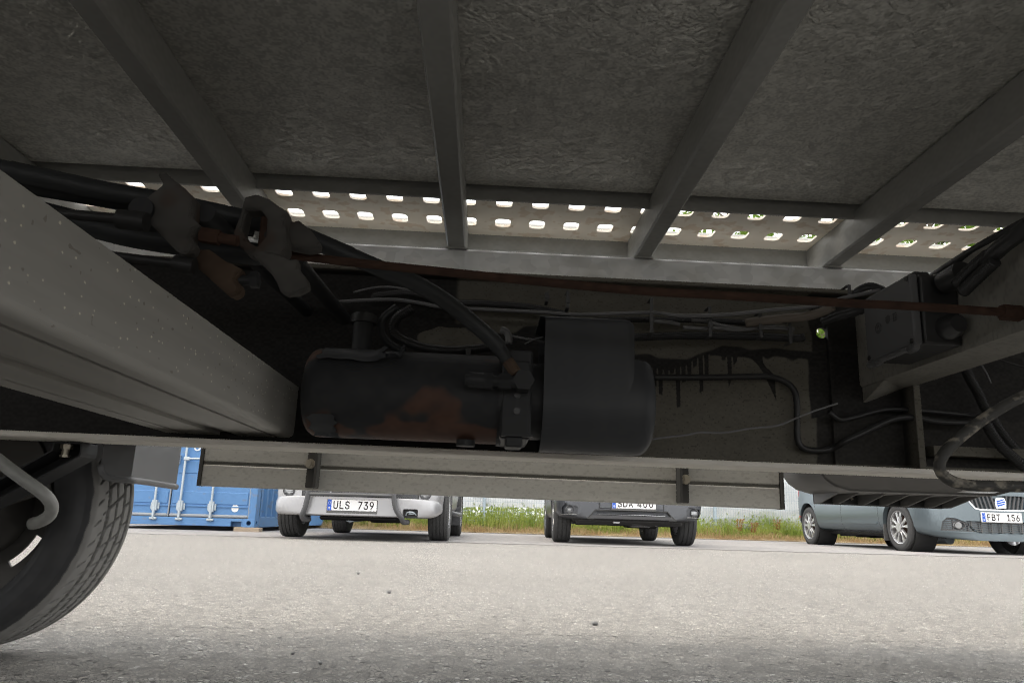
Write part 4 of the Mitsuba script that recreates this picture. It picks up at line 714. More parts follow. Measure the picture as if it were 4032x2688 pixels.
# ---------------------------------------------------------------- side guard
sg = f'{trailer}__side_guard'; labels[sg] = {'label': 'aluminium side guard of two planks with bolted uprights'}
def gp(part, mesh, m, smooth=30, label=None): return add(f'{sg}__{part}', mesh, m, smooth, TRAILER, label)
gx0, gx1 = -0.5645, 0.607
gp('plank', box((gx0, 1.560, 0.3510), (gx1, 1.585, 0.435), 0.0015), 'mat_plank', 30, 'upper plank of the side guard')
gp('plank', box((gx0, 1.560, 0.3020), (gx1, 1.585, 0.3442), 0.0015), 'mat_plank', 30, 'lower plank of the side guard')
gp('backing_strip', box((gx0, 1.5640, 0.3440), (gx1, 1.583, 0.3512)), 'mat_groove')
gp('end_cap', box((gx1 + 0.0005, 1.554, 0.3015), (gx1 + 0.0070, 1.587, 0.436), 0.001), 'mat_plank_dark')
gp('end_cap', box((gx0 - 0.0070, 1.557, 0.3015), (gx0 - 0.0005, 1.587, 0.436), 0.001), 'mat_plank_dark')
for x0, x1, xl, xb in ((-0.3565, -0.336, -0.3345, -0.3500), (0.4000, 0.4175, 0.3935, 0.4105)):
    gp('bracket', cat([box((x0, 1.5545, 0.3065), (x1, 1.5595, 0.52), 0.001), box((xl - 0.0015, 1.530, 0.3055), (xl + 0.0045, 1.5595, 0.52), 0.001)]), 'mat_plank_dark', 30, 'dark upright left of the middle' if x0 < 0 else 'dark upright right of the middle')
    gp('bolt', cat([cyl((xb, 1.5545, 0.3535), (xb, 1.5515, 0.3535), 0.0098, 24), cyl((xb, 1.5515, 0.3535), (xb, 1.546, 0.3535), 0.0080, 6), cyl((xb, 1.546, 0.3535), (xb, 1.541, 0.3535), 0.0046, 14)]), 'mat_zinc', 25)
    gp('arm', box((x0, 1.345, 0.50), (x1, 1.556, 0.52)), 'mat_plank_dark')

# ---------------------------------------------------------------- ribbed plastic tray at the far side, right
ty = f'{trailer}__plastic_tray'; labels[ty] = {'label': 'dark plastic fender tray with ribs under its lower lip'}
arc = [(0.640, 0.40), (0.646, 0.3735), (0.657, 0.3580), (0.674, 0.3465), (0.705, 0.3385)]
out_ = arc + [(0.99, 0.3405), (1.04, 0.3540), (1.10, 0.40)]; inn = [(1.09, 0.40), (1.035, 0.3575), (0.985, 0.3445), (0.708, 0.3425), (0.677, 0.3500), (0.661, 0.3605), (0.650, 0.375), (0.644, 0.40)]
add(ty + '__shell', cat([prism(Polygon(out_ + inn), 'y', 1.46, 1.64), prism(Polygon(out_), 'y', 1.636, 1.640)]), 'mat_tray', 35, TRAILER)
add(ty + '__lip', box((0.7055, 1.626, 0.318), (0.985, 1.632, 0.3395), 0.002), 'mat_plastic_black', 30, TRAILER)
for x in (0.7062, 0.7455, 0.800, 0.846, 0.892, 0.945, 0.9835):
    add(ty + '__rib', prism(Polygon([(1.497, 0.3408), (1.632, 0.3408), (1.632, 0.3190), (1.600, 0.3190)]), 'x', x, x + 0.0032), 'mat_tray', False, TRAILER)
for x in (0.787, 0.926): add(ty + '__screw', cyl((x, 1.622, 0.3315), (x, 1.627, 0.3315), 0.0024, 10), 'mat_zinc', 30, TRAILER)

# ================================================================ parked cars, each in its own frame: x to the viewer's right, y away from the viewer, z up
def loft(rings):
    R = np.array(rings); m, n = R.shape[:2]; i, j = np.meshgrid(np.arange(m - 1), np.arange(n), indexing='ij'); j2 = (j + 1) % n
    a, b, c, d = (i * n + j).ravel(), (i * n + j2).ravel(), ((i + 1) * n + j2).ravel(), ((i + 1) * n + j).ravel(); k = np.arange(n)
    V = np.vstack([R.reshape(-1, 3), R[0].mean(0), R[-1].mean(0)])
    F = np.vstack([np.stack([a, b, c], 1), np.stack([a, c, d], 1), np.stack([np.full(n, m * n), (k + 1) % n, k], 1), np.stack([np.full(n, m * n + 1), (m - 1) * n + k, (m - 1) * n + (k + 1) % n], 1)])
    t = trimesh.Trimesh(V, F, process=False)
    if t.volume < 0: t.invert()
    return t
def spline_rows(st, n):
    st = np.array(st, float); t = np.r_[0, np.cumsum(np.linalg.norm(np.diff(st[:, :2], axis=0), axis=1) + 1e-6)]; q = np.linspace(0, t[-1], n)
    from scipy.interpolate import PchipInterpolator
    return np.stack([PchipInterpolator(t, st[:, k])(q) for k in range(st.shape[1])], 1)
def ring(y, w, zb, zt, prof):
    r = [(w * f, y + (o[0] if o else 0), zb + u * (zt - zb)) for u, f, *o in prof]
    return r + [(-x, yy, z) for x, yy, z in r[::-1]]
def shell(stations, prof, n=60): return loft([ring(*row, prof) for row in spline_rows(stations, n)])
def decal(body, poly, out=0.003, depth=1.2, back=0.02):
    """a skin of the body's front inside the outline, standing proud by out"""
    b = man(body); cutr = man(prism(poly, 'y', -1.0, depth)); sk = b ^ cutr
    return unman(sk.translate((0, -out, 0)) - b.translate((0, back, 0)) if 0 else (sk - b.translate((0, back, 0))).translate((0, -out, 0)))
def pocket(body, poly, deep, depth=1.2):
    b = man(body); c = man(prism(poly, 'y', -1.0, depth)); return unman(b - (c - b.translate((0, deep, 0))))
def arches(body, ys, zs, r, w):
    b = man(body)
    for y, z in zip(ys, zs):
        for s in (-1, 1): b = b - man(cyl((s * (w - 0.34), y, z), (s * (w + 0.3), y, z), r, 48))
    return unman(b)
def car_tyre(r, w, rim, groove=4, lugs=False):
    h = w / 2; p = [(rim - 0.01, -h * 0.86), (rim + 0.012, -h * 0.93), ((r + rim) / 2, -h), (r - 0.035, -h * 0.98), (r - 0.012, -h * 0.88), (r - 0.003, -h * 0.74)]
    for k in range(groove):
        c = -h * 0.72 + (k + 0.5) * (1.44 * h / groove) if groove > 1 else 0
        p += [(r - 0.001 * abs(c / h), c - 0.006), (r - 0.009, c - 0.0045), (r - 0.009, c + 0.0045), (r - 0.001 * abs(c / h), c + 0.006)]
    p += [(r - 0.003, h * 0.74), (r - 0.012, h * 0.88), (r - 0.035, h * 0.98), ((r + rim) / 2, h), (rim + 0.012, h * 0.93), (rim - 0.01, h * 0.86)]
    t = lathe(p, (0, 0, 0), 120, 'x')
    if lugs:
        t2 = []
        for k in range(72):
            a = k / 72 * 2 * math.pi
            for s in (-1, 1):
                m = box((s * h * 0.66, -0.006, r - 0.016), (s * h * 0.92, 0.006, r - 0.006), 0.002); m.apply_transform(trimesh.transformations.rotation_matrix(a, (1, 0, 0))); t2.append(m)
        t = cat([t] + t2)
    return t
def wheel_parts(key, x, y, r, w, rim, side, frame, style, grooves=4, lugs=False, tyre_only=False):
    """side -1: outer face towards -x"""
    k = free(key); roots.add(k)
    mv = lambda m: (m.apply_translation((x, y, r)), m)[1]
    t = add(k + '__tyre', mv(car_tyre(r, w, rim, grooves, lugs)), 'mat_tyre_car', 30, frame)
    if tyre_only: return
    barrel = lathe([(rim + 0.006, -w * 0.46), (rim - 0.012, -w * 0.42), (rim - 0.02, 0), (rim - 0.012, w * 0.42), (rim + 0.006, w * 0.46), (rim - 0.001, w * 0.42), (rim - 0.008, 0), (rim - 0.001, -w * 0.42), (rim + 0.006, -w * 0.46)], (0, 0, 0), 72, 'x')
    xo = side * w * 0.36; parts = [barrel]
    if style == 'ten':
        for g in range(5):
            for d in (-0.26, 0.26):
                a = g * 2 * math.pi / 5 + d + 0.3
                sp = Polygon([(0.055, -0.018), (rim * 0.6, -0.016), (rim - 0.01, -0.026), (rim - 0.006, 0.026), (rim * 0.6, 0.012), (0.055, 0.014)])
                m = prism(affinity.rotate(sp, math.degrees(a), origin=(0, 0)), 'x', xo - 0.012, xo + 0.012); parts.append(m)
                ridge = trimesh.convex.convex_hull(np.array([(xo, 0.05, -0.012), (xo, 0.05, 0.012), (xo + side * 0.022, 0.06, 0.0), (xo + side * 0.010, rim - 0.01, 0.0), (xo, rim - 0.008, -0.018), (xo, rim - 0.008, 0.018)])); ridge.apply_transform(trimesh.transformations.rotation_matrix(a, (1, 0, 0))); parts.append(ridge)
    else:
        for g in range(6):
            a = g * 2 * math.pi / 6; sp = Polygon([(0.05, -0.03), (rim - 0.01, -0.05), (rim - 0.01, 0.05), (0.05, 0.03)]); parts.append(prism(affinity.rotate(sp, math.degrees(a), origin=(0, 0)), 'x', xo - 0.012, xo + 0.012))
    parts.append(cyl((xo - 0.03, 0, 0), (xo + side * 0.02, 0, 0), 0.062, 32))
    parts += [cyl((xo, 0.042 * math.cos(a), 0.042 * math.sin(a)), (xo + side * 0.026, 0.042 * math.cos(a), 0.042 * math.sin(a)), 0.0085, 6) for a in np.arange(5) * 2 * math.pi / 5]
    add(k + '__rim', mv(cat(parts)), 'mat_alloy', 25, frame)
    add(k + '__brake_disc', mv(cat([cyl((-side * 0.01, 0, 0), (side * 0.012, 0, 0), rim * 0.72, 40), cyl((-side * 0.05, 0, 0), (side * 0.01, 0, 0), rim * 0.5, 30)])), 'mat_rust', 30, frame)
def plate(key, x, y, z0, frame, text, w=0.52, h=0.111, strip=True, tilt=0.0, gap=None):
    """EU registration plate: blue band with S, dark letters"""
    def put(m): m.apply_transform(trimesh.transformations.rotation_matrix(math.pi / 2, (1, 0, 0))); m.apply_translation((x, y, z0)); return m
    k = f'{key}__number_plate'
    add(k + '__holder', box((x - w / 2 - 0.007, y + 0.001, z0 - (0.026 if strip else 0.006)), (x + w / 2 + 0.007, y + 0.014, z0 + h + 0.006), 0.003), 'mat_car_grey' if strip else 'mat_white', 30, frame)
    labels[k] = {'label': f'registration plate reading {text}'}
    add(k + '__panel', box((x - w / 2, y - 0.003, z0), (x + w / 2, y + 0.0025, z0 + h), 0.0015), 'mat_white', 30, frame)
    add(k + '__country_band', box((x - w / 2 + 0.0015, y - 0.0045, z0 + 0.0015), (x - w / 2 + 0.044, y - 0.001, z0 + h - 0.0015)), 'mat_blue_eu', False, frame)
    s = meshkit.text_mesh('S', 0.022, 0.001, bold=True); s.apply_translation((-w / 2 + 0.014, 0.014, 0.0045)); add(k + '__country_code', put(s), 'mat_white', False, frame); stars = [trimesh.creation.cylinder(0.0022, 0.001, sections=8, transform=trimesh.transformations.translation_matrix((-w / 2 + 0.0225 + 0.013 * math.cos(a), 0.076 + 0.013 * math.sin(a), 0.005))) for a in np.arange(12) * math.pi / 6]
    add(k + '__star_ring', put(cat(stars)), 'mat_white', False, frame, None, 'stuff')
    a, b = text.split(' ')
    for word, x0, x1 in ((a, -w / 2 + 0.058, -0.018 if gap is None else gap[0]), (b, 0.056 if gap is None else gap[1], w / 2 - 0.022)):
        step = (x1 - x0) / 3
        for q, ch_ in enumerate(word):
            m = meshkit.text_mesh(ch_, 0.079, 0.0012, bold=True); lo, hi = m.bounds[:, 0]; sc = min(0.80 * step / (hi - lo), 0.82); m.vertices = m.vertices * (sc, 1, 1); lo, hi = m.bounds[:, 0]
            m.apply_translation((x0 + (q + 0.5) * step - (lo + hi) / 2, 0.017, 0.0032)); add(k + '__character', put(m), 'mat_text', False, frame)
PROF = [(0.0, 0.0), (0.0, 0.72), (0.012, 0.86), (0.05, 0.945), (0.14, 0.985), (0.30, 1.0), (0.50, 0.998), (0.70, 0.985), (0.84, 0.965), (0.93, 0.93), (0.975, 0.86), (0.995, 0.70), (1.0, 0.4), (1.0, 0.0)]
def cabin(key, frame, st, paint):
    """st: (y, half width at belt, half width at roof, z belt, z roof) rows"""
    rows = spline_rows(st, 40); rings = []
    for y, wb, wr, zb, zr in rows:
        h = max(zr - zb, 0.012); r = [(wb * 1.0, y, zb - 0.05), (wb * 0.995, y, zb), (wb + (wr - wb) * 0.5, y, zb + 0.5 * h), (wr * 1.02, y, zb + 0.86 * h), (wr * 0.94, y, zb + 0.97 * h), (wr * 0.6, y, zb + 1.0 * h), (0.0, y, zb + 1.02 * h)]
        rings.append(r + [(-x, yy, z) for x, yy, z in r[::-1][1:]])
    c = loft(rings); add(key + '__cabin', c, paint, 35, frame)
    y0, y1 = rows[0][0], rows[-1][0]; L = y1 - y0; zb = rows[20][3]; zr = rows[20][4]; m = man(c)
    sides = [Polygon([(y0 + 0.16 * L, zb + 0.02), (y0 + 0.44 * L, zb + 0.02), (y0 + 0.44 * L, zr - 0.11), (y0 + 0.36 * L, zr - 0.12)]), Polygon([(y0 + 0.46 * L, zb + 0.02), (y0 + 0.72 * L, zb + 0.02), (y0 + 0.72 * L, zr - 0.12), (y0 + 0.46 * L, zr - 0.11)]), Polygon([(y0 + 0.74 * L, zb + 0.02), (y0 + 0.93 * L, zb + 0.04), (y0 + 0.88 * L, zr - 0.14), (y0 + 0.74 * L, zr - 0.12)])]
    for p in sides:
        for s in (-1, 1):
            x0, x1 = (0.3, 1.5) if s > 0 else (-1.5, -0.3); sk = m ^ man(prism(p, 'x', x0, x1)); add(key + '__side_window', unman((sk - m.translate((-s * 0.012, 0, 0))).translate((s * 0.003, 0, 0))), 'mat_glass_dark', 30, frame)
    ws = Polygon([(-rows[8][1] * 0.86, zb + 0.03), (rows[8][1] * 0.86, zb + 0.03), (rows[14][2] * 0.82, zr - 0.06), (-rows[14][2] * 0.82, zr - 0.06)])
    sk = m ^ man(prism(ws, 'y', y0 - 0.5, y0 + 0.45 * L)); add(key + '__windscreen', unman((sk - m.translate((0, 0.012, -0.008))).translate((0, -0.003, 0.002))), 'mat_glass_dark', 30, frame)
    sk = m ^ man(prism(Polygon([(-0.6, zb + 0.05), (0.6, zb + 0.05), (0.5, zr - 0.08), (-0.5, zr - 0.08)]), 'y', y0 + 0.6 * L, y1 + 0.5)); add(key + '__rear_window', unman((sk - m.translate((0, -0.012, -0.004))).translate((0, 0.003, 0.001))), 'mat_glass_dark', 30, frame)
def fog(key, x, z, y, r, frame, under=None):
    k = free(key + '__fog_lamp'); roots.add(k)
    add(k + '__bezel', lathe([(r * 1.25, 0.05), (r * 1.25, 0.0), (r * 1.12, -0.006), (r * 0.98, 0.006), (r * 0.95, 0.05)], (x, y, z), 36), 'mat_bar_grey', 40, frame)
    add(k + '__lens', cat([lathe([(0.0, 0.004), (r * 0.5, 0.007), (r * 0.97, 0.022)], (x, y, z), 32)] + [box((x - r * 0.9, y + 0.002, z + d * r - 0.003), (x + r * 0.9, y + 0.012, z + d * r + 0.003)) for d in (-0.35, 0.05, 0.4)]), 'mat_lamp', 40, frame)
def lattice(x0, x1, z0, z1, y, pitch=0.022, t=0.003):
    clip = sbox(x0, z0, x1, z1); ls = []
    for c in np.arange(x0 - (z1 - z0) - pitch, x1 + pitch, pitch):
        ls += [LineString([(c, z0), (c + (z1 - z0), z1)]), LineString([(c, z1), (c + (z1 - z0), z0)])]
    return prism(shapely.union_all(ls).buffer(t).intersection(clip), 'y', y, y + 0.006)

# ---------------------------------------------------------------- silver off-road car with a bull bar
F = at(-1.355, 8.25, 0.004, -1.2)
k = thing('silver_car', 'silver off-road car with a dark bull bar over its front bumper, plate ULS 739', 'car')
def p_(part, m, mm, smooth=35, label=None): return add(f'{k}__{part}', m, mm, smooth, F, label)
body = shell([(0.10, 0.66, 0.30, 0.80), (0.12, 0.76, 0.28, 0.88), (0.18, 0.85, 0.27, 0.93), (0.30, 0.90, 0.27, 0.98), (0.60, 0.915, 0.27, 1.03), (1.3, 0.92, 0.28, 1.10), (2.4, 0.92, 0.29, 1.10), (3.9, 0.92, 0.30, 1.10), (4.35, 0.90, 0.33, 1.08), (4.55, 0.82, 0.38, 1.04), (4.60, 0.70, 0.45, 0.95)], PROF)
body = arches(body, (0.92, 3.72), (0.38, 0.38), 0.435, 0.92)
p_('body', body, 'mat_silver')
cabin(k, F, [(1.15, 0.80, 0.55, 1.06, 1.09), (1.5, 0.84, 0.66, 1.08, 1.36), (1.95, 0.86, 0.70, 1.09, 1.74), (3.0, 0.86, 0.71, 1.09, 1.80), (4.1, 0.86, 0.70, 1.09, 1.77), (4.4, 0.84, 0.68, 1.09, 1.60), (4.55, 0.80, 0.66, 1.08, 1.30)], 'mat_silver')
BP = [(0.0, 0.0), (0.0, 0.80), (0.02, 0.93), (0.07, 0.972), (0.20, 0.995), (0.45, 1.0), (0.70, 0.997), (0.88, 0.985), (0.945, 0.968), (0.975, 0.94), (1.0, 0.88), (1.0, 0.0)]
bump = shell([(0.000, 0.50, 0.262, 0.446), (0.003, 0.60, 0.258, 0.446), (0.016, 0.70, 0.252, 0.446), (0.05, 0.79, 0.248, 0.446), (0.12, 0.85, 0.247, 0.444), (0.24, 0.89, 0.262, 0.44), (0.42, 0.905, 0.285, 0.43), (0.50, 0.90, 0.29, 0.425)], BP, 40)
hook = rrect(0.515, 0.235, 0.675, 0.340, 0.02).union(sbox(0.515, 0.2, 0.675, 0.25)); hook = affinity.skew(hook, 0)
bump = arches(bump, (0.92,), (0.38,), 0.45, 0.92); bump = pocket(bump, hook, 0.09)
p_('front_bumper', bump, 'mat_silver', 40, 'wide silver front bumper with a tow hook opening')
p_('tow_hook', cat([tube([(0.545, 0.05, 0.275), (0.565, 0.02, 0.305), (0.62, 0.02, 0.308), (0.655, 0.05, 0.28)], 0.007, 8), box((0.575, 0.03, 0.285), (0.63, 0.06, 0.300), 0.003)]), 'mat_rod'); p_('tow_recess', box((0.517, 0.080, 0.245), (0.673, 0.086, 0.338)), 'mat_car_black')
for x0, x1 in ((-0.575, -0.30), (0.435, 0.66)):
    p_('grille_mesh', cat([lattice(x0, x1, 0.452, 0.51, 0.088), ]), 'mat_bar_grey', False); p_('grille_back', box((x0 - 0.01, 0.094, 0.445), (x1 + 0.01, 0.101, 0.52)), 'mat_car_black')
p_('lower_grille', cat([box((-0.27, 0.088, 0.452), (0.41, 0.099, 0.52)), ]), 'mat_car_black'); p_('lower_grille_mesh', lattice(-0.10, 0.10, 0.455, 0.51, 0.08), 'mat_bar_grey', False)
for xa, xb in ((-0.30, -0.07), (0.09, 0.34)): p_('skid_trim', box((xa, 0.03, 0.458), (xb, 0.088, 0.468), 0.004), 'mat_silver')
for x in (-0.725, 0.735): fog(k, x, 0.502, 0.085, 0.05, F)
for s in (-1, 1): p_('headlamp', rounded((s * 0.68 - 0.15, 0.09, 0.72), (s * 0.68 + 0.15, 0.25, 0.90), 0.03, 1), 'mat_lamp')
p_('grille', cat([box((-0.5, 0.085, 0.68 + 0.05 * i), (0.5, 0.11, 0.705 + 0.05 * i), 0.005) for i in range(4)]), 'mat_car_grey')
bar = []
for s, xa in ((-1, 0.0), (1, 0.0)):
    x0 = -0.478 if s < 0 else 0.418
    bar.append(tube([(x0 * 0.98, -0.06, 0.92), (x0, -0.075, 0.62), (x0 + 0.002, -0.07, 0.48), (x0 - 0.02 * 1 + (0.05 if s > 0 else 0), -0.055, 0.34), (x0 - 0.052 + (0.145 if s > 0 else 0), -0.03, 0.245), (x0 - 0.04 + (0.145 if s > 0 else 0.0), 0.03, 0.205), (x0 - 0.01 + (0.155 if s > 0 else 0), 0.11, 0.205)], 0.0275, 20, 0.02))
bar += [tube([(-0.478, -0.072, 0.466), (0.0, -0.078, 0.470), (0.418, -0.072, 0.470)], 0.0185, 14, 0.05), tube([(-0.47, -0.06, 0.92), (-0.30, -0.06, 1.0), (0.0, -0.06, 1.01), (0.26, -0.06, 1.0), (0.41, -0.06, 0.92)], 0.0275, 16, 0.03), cyl((-0.478, -0.07, 0.70), (0.418, -0.07, 0.70), 0.018, 14)]
p_('bull_bar', cat(bar), 'mat_bar_grey', True, 'dark grey tubular bull bar')
plate(k, -0.02, -0.010, 0.305, F, 'ULS 739')
wheel_parts(k + '__front_wheel', -0.855, 0.92, 0.368, 0.235, 0.215, -1, F, 'six', 4, True); wheel_parts(k + '__front_wheel', 0.845, 0.92, 0.368, 0.235, 0.215, 1, F, 'six', 4, True)
wheel_parts(k + '__rear_wheel', -0.845, 3.72, 0.368, 0.235, 0.215, -1, F, 'six', 4, True); wheel_parts(k + '__rear_wheel', 0.845, 3.72, 0.368, 0.235, 0.215, 1, F, 'six', 4, True)
p_('underbody', cat([box((-0.62, 0.3, 0.245), (0.62, 4.3, 0.40), 0.03), box((-0.50, 0.62, 0.20), (0.36, 0.80, 0.255), 0.02), box((0.05, 0.75, 0.185), (0.40, 1.05, 0.25), 0.02), cyl((-0.7, 0.95, 0.33), (0.7, 0.95, 0.33), 0.045, 16), cyl((-0.7, 3.72, 0.368), (0.7, 3.72, 0.368), 0.05, 16), cyl((-0.2, 3.6, 0.34), (-0.2, 3.85, 0.34), 0.12, 24)]), 'mat_car_black')
p_('exhaust', cat([cyl((-0.60, 3.0, 0.26), (-0.60, 3.9, 0.27), 0.095, 24), cyl((-0.6, 1.2, 0.27), (-0.6, 3.1, 0.27), 0.03, 14)]), 'mat_rod')
p_('mud_flap', box((0.73, 3.28, 0.16), (0.96, 3.288, 0.42), 0.003), 'mat_bar_grey'); p_('side_step', tube([(0.86, 1.45, 0.33), (0.97, 1.6, 0.31), (0.97, 3.0, 0.31), (0.86, 3.15, 0.33)], 0.032, 12, 0.05), 'mat_bar_grey', True)
for z in (0.42, 0.45): p_('side_reflector', box((0.905, 4.28, z), (0.918, 4.36, z + 0.022), 0.003), 'mat_orange')

# ---------------------------------------------------------------- dark grey off-road car
F = at(1.775, 9.15, 0.004, -2.5)
k = thing('dark_grey_car', 'dark grey off-road car with plate SDA 400 half covered by the side guard', 'car')
body = shell([(0.06, 0.60, 0.305, 0.86), (0.065, 0.68, 0.302, 0.88), (0.09, 0.76, 0.300, 0.92), (0.15, 0.83, 0.297, 0.96), (0.26, 0.885, 0.292, 1.0), (0.5, 0.905, 0.290, 1.04), (1.3, 0.91, 0.27, 1.08), (2.5, 0.91, 0.28, 1.06), (3.7, 0.905, 0.29, 1.06), (4.2, 0.88, 0.33, 1.04), (4.4, 0.80, 0.38, 0.98), (4.46, 0.68, 0.45, 0.9)], PROF)
body = arches(body, (0.90, 3.54), (0.37, 0.37), 0.425, 0.91)
gr = Polygon([(-0.53, 0.302), (-0.475, 0.352), (-0.43, 0.404), (0.43, 0.404), (0.475, 0.352), (0.53, 0.302)])
body = pocket(body, gr.buffer(0.006), 0.05)
for x in (-0.735, 0.745): body = pocket(body, Polygon([(x - 0.07, 0.345), (x + 0.08, 0.338), (x + 0.085, 0.43), (x - 0.05, 0.455), (x - 0.08, 0.42)]).buffer(0.01), 0.035)
p_('body', body, 'mat_graphite')
cabin(k, F, [(1.2, 0.80, 0.55, 1.04, 1.07), (1.55, 0.84, 0.66, 1.05, 1.34), (2.0, 0.86, 0.69, 1.06, 1.64), (3.0, 0.86, 0.70, 1.06, 1.68), (4.0, 0.85, 0.68, 1.06, 1.62), (4.3, 0.82, 0.66, 1.05, 1.40), (4.4, 0.80, 0.64, 1.04, 1.2)], 'mat_graphite')
p_('lower_grille', decal(body, sbox(-0.40, 0.343, 0.40, 0.402), -0.004, 0.6, 0.01), 'mat_car_black')
for z in (0.355, 0.371, 0.387, 0.401): p_('grille_slat', box((-0.405, 0.068, z - 0.0035), (0.405, 0.098, z + 0.0035), 0.002), 'mat_chrome' if z < 0.36 else 'mat_graphite')
p_('skid_lip', cat([trimesh.convex.convex_hull(np.array([(s * 0.53, y, z) for s in (-1, 1) for y, z in ((0.055, 0.309), (0.055, 0.3185), (0.10, 0.309))] + [(s * 0.475, y, z) for s in (-1, 1) for y, z in ((0.050, 0.345), (0.095, 0.345))]))]), 'mat_bar_grey', 20, 'grey lip below the lower grille')
p_('grille_surround', prism(gr.buffer(0.004).difference(gr.buffer(-0.007)).difference(sbox(-0.44, 0.29, 0.44, 0.31)), 'y', 0.050, 0.09), 'mat_car_black', False)
for x in (-0.735, 0.760): fog(k, x, 0.398, 0.105 if x < 0 else 0.108, 0.040, F)
for s in (-1, 1): p_('fog_trim', trimesh.convex.convex_hull(np.array([(s * 0.66, 0.085, 0.350), (s * 0.84, 0.14, 0.346), (s * 0.64, 0.08, 0.341), (s * 0.83, 0.145, 0.341), (s * 0.70, 0.11, 0.346)])), 'mat_chrome', False)
for s in (-1, 1): p_('headlamp', rounded((s * 0.66 - 0.17, 0.07, 0.72), (s * 0.66 + 0.17, 0.25, 0.86), 0.03, 1), 'mat_lamp'); p_('panel_gap', box((s * 0.385 - 0.003, 0.052, 0.41), (s * 0.385 + 0.003, 0.062, 0.60)), 'mat_car_black')
p_('bumper_insert', cat([box((-0.38, 0.045, 0.425), (0.38, 0.062, 0.56), 0.006), box((-0.80, 0.10, 0.47), (-0.64, 0.16, 0.52), 0.01), box((0.64, 0.10, 0.47), (0.80, 0.16, 0.52), 0.01)]), 'mat_graphite'); p_('grille', cat([box((-0.45, 0.045, 0.66 + 0.06 * i), (0.45, 0.08, 0.69 + 0.06 * i), 0.006) for i in range(3)]), 'mat_chrome')
plate(k, 0.025, 0.020, 0.430, F, 'SDA 400', gap=(-0.005, 0.028))
wheel_parts(k + '__front_wheel', -0.790, 0.90, 0.358, 0.225, 0.218, -1, F, 'six', 3); wheel_parts(k + '__front_wheel', 0.790, 0.90, 0.358, 0.225, 0.218, 1, F, 'six', 3)
wheel_parts(k + '__rear_wheel', -0.790, 3.54, 0.358, 0.225, 0.218, -1, F, 'six', 3); wheel_parts(k + '__rear_wheel', 0.790, 3.54, 0.358, 0.225, 0.218, 1, F, 'six', 3)
p_('underbody', cat([box((-0.66, 0.22, 0.235), (0.66, 4.2, 0.42), 0.04), trimesh.convex.convex_hull(np.array([(s * x, y, z) for s in (-1, 1) for x, y, z in ((0.70, 0.14, 0.30), (0.62, 0.60, 0.225), (0.72, 0.60, 0.32), (0.70, 0.14, 0.32))])), box((0.22, 0.6, 0.20), (0.40, 2.4, 0.26), 0.02)]), 'mat_car_black')
p_('oil_pan', cat([rounded((0.06, 0.55, 0.212), (0.32, 0.85, 0.30), 0.03, 1)]), 'mat_alloy', 40); p_('coolant_hose', tube([(-0.10, 0.30, 0.262), (0.05, 0.26, 0.255), (0.22, 0.28, 0.245), (0.34, 0.30, 0.25)], 0.017, 12), 'mat_tyre_car', True); p_('hose_clamp', cyl((0.325, 0.3, 0.25), (0.345, 0.3, 0.25), 0.022, 14), 'mat_alloy'); p_('tow_eye', box((-0.20, 0.20, 0.255), (-0.12, 0.23, 0.275), 0.004), 'mat_alloy')

# ---------------------------------------------------------------- blue grey family van
F = at(6.615, 9.66, 0.0, 0.6)
k = thing('blue_grey_van', 'blue grey family van with ten spoke alloy wheels, plate FBT 156', 'van')
body = shell([(0.00, 0.42, 0.175, 0.84), (0.012, 0.56, 0.175, 0.87), (0.05, 0.69, 0.18, 0.91), (0.12, 0.79, 0.185, 0.95), (0.24, 0.87, 0.20, 0.99), (0.42, 0.91, 0.22, 1.03), (0.9, 0.925, 0.235, 1.10), (1.4, 0.93, 0.235, 1.16), (2.4, 0.93, 0.235, 1.15), (3.7, 0.93, 0.25, 1.17), (4.05, 0.90, 0.28, 1.16), (4.25, 0.82, 0.34, 1.12), (4.32, 0.70, 0.42, 1.0)], PROF, 90)
AY, RY, HZ, TR_ = 0.83, 3.68, 0.315, 0.318
body = arches(body, (AY, RY), (HZ + 0.012, HZ + 0.012), 0.372, 0.93)
fogL = Polygon([(-0.755, 0.292), (-0.735, 0.40), (-0.69, 0.448), (-0.60, 0.440), (-0.47, 0.39), (-0.375, 0.325), (-0.335, 0.282)])
low = Polygon([(-0.49, 0.415), (-0.36, 0.268), (0.36, 0.268), (0.49, 0.415)])
up = Polygon([(-0.335, 0.585), (-0.26, 0.572), (0.26, 0.572), (0.335, 0.585), (0.40, 0.66), (0.41, 0.715), (0.25, 0.735), (-0.25, 0.735), (-0.41, 0.715), (-0.40, 0.66)]).buffer(0.01).buffer(-0.005)
for q in (fogL, affinity.scale(fogL, -1, 1, origin=(0, 0))): body = pocket(body, q.buffer(0.004), 0.045)
body = pocket(pocket(body, low, 0.06), up, 0.05)
p_('body', body, 'mat_bluegrey', 40)
cabin(k, F, [(0.75, 0.78, 0.50, 1.06, 1.09), (1.25, 0.84, 0.62, 1.12, 1.38), (1.9, 0.87, 0.70, 1.14, 1.66), (2.6, 0.87, 0.72, 1.14, 1.71), (3.8, 0.86, 0.70, 1.15, 1.68), (4.1, 0.84, 0.67, 1.15, 1.50), (4.26, 0.78, 0.62, 1.10, 1.2)], 'mat_bluegrey')
def on(poly, out, back): return decal(body, poly, out, 0.7, back)
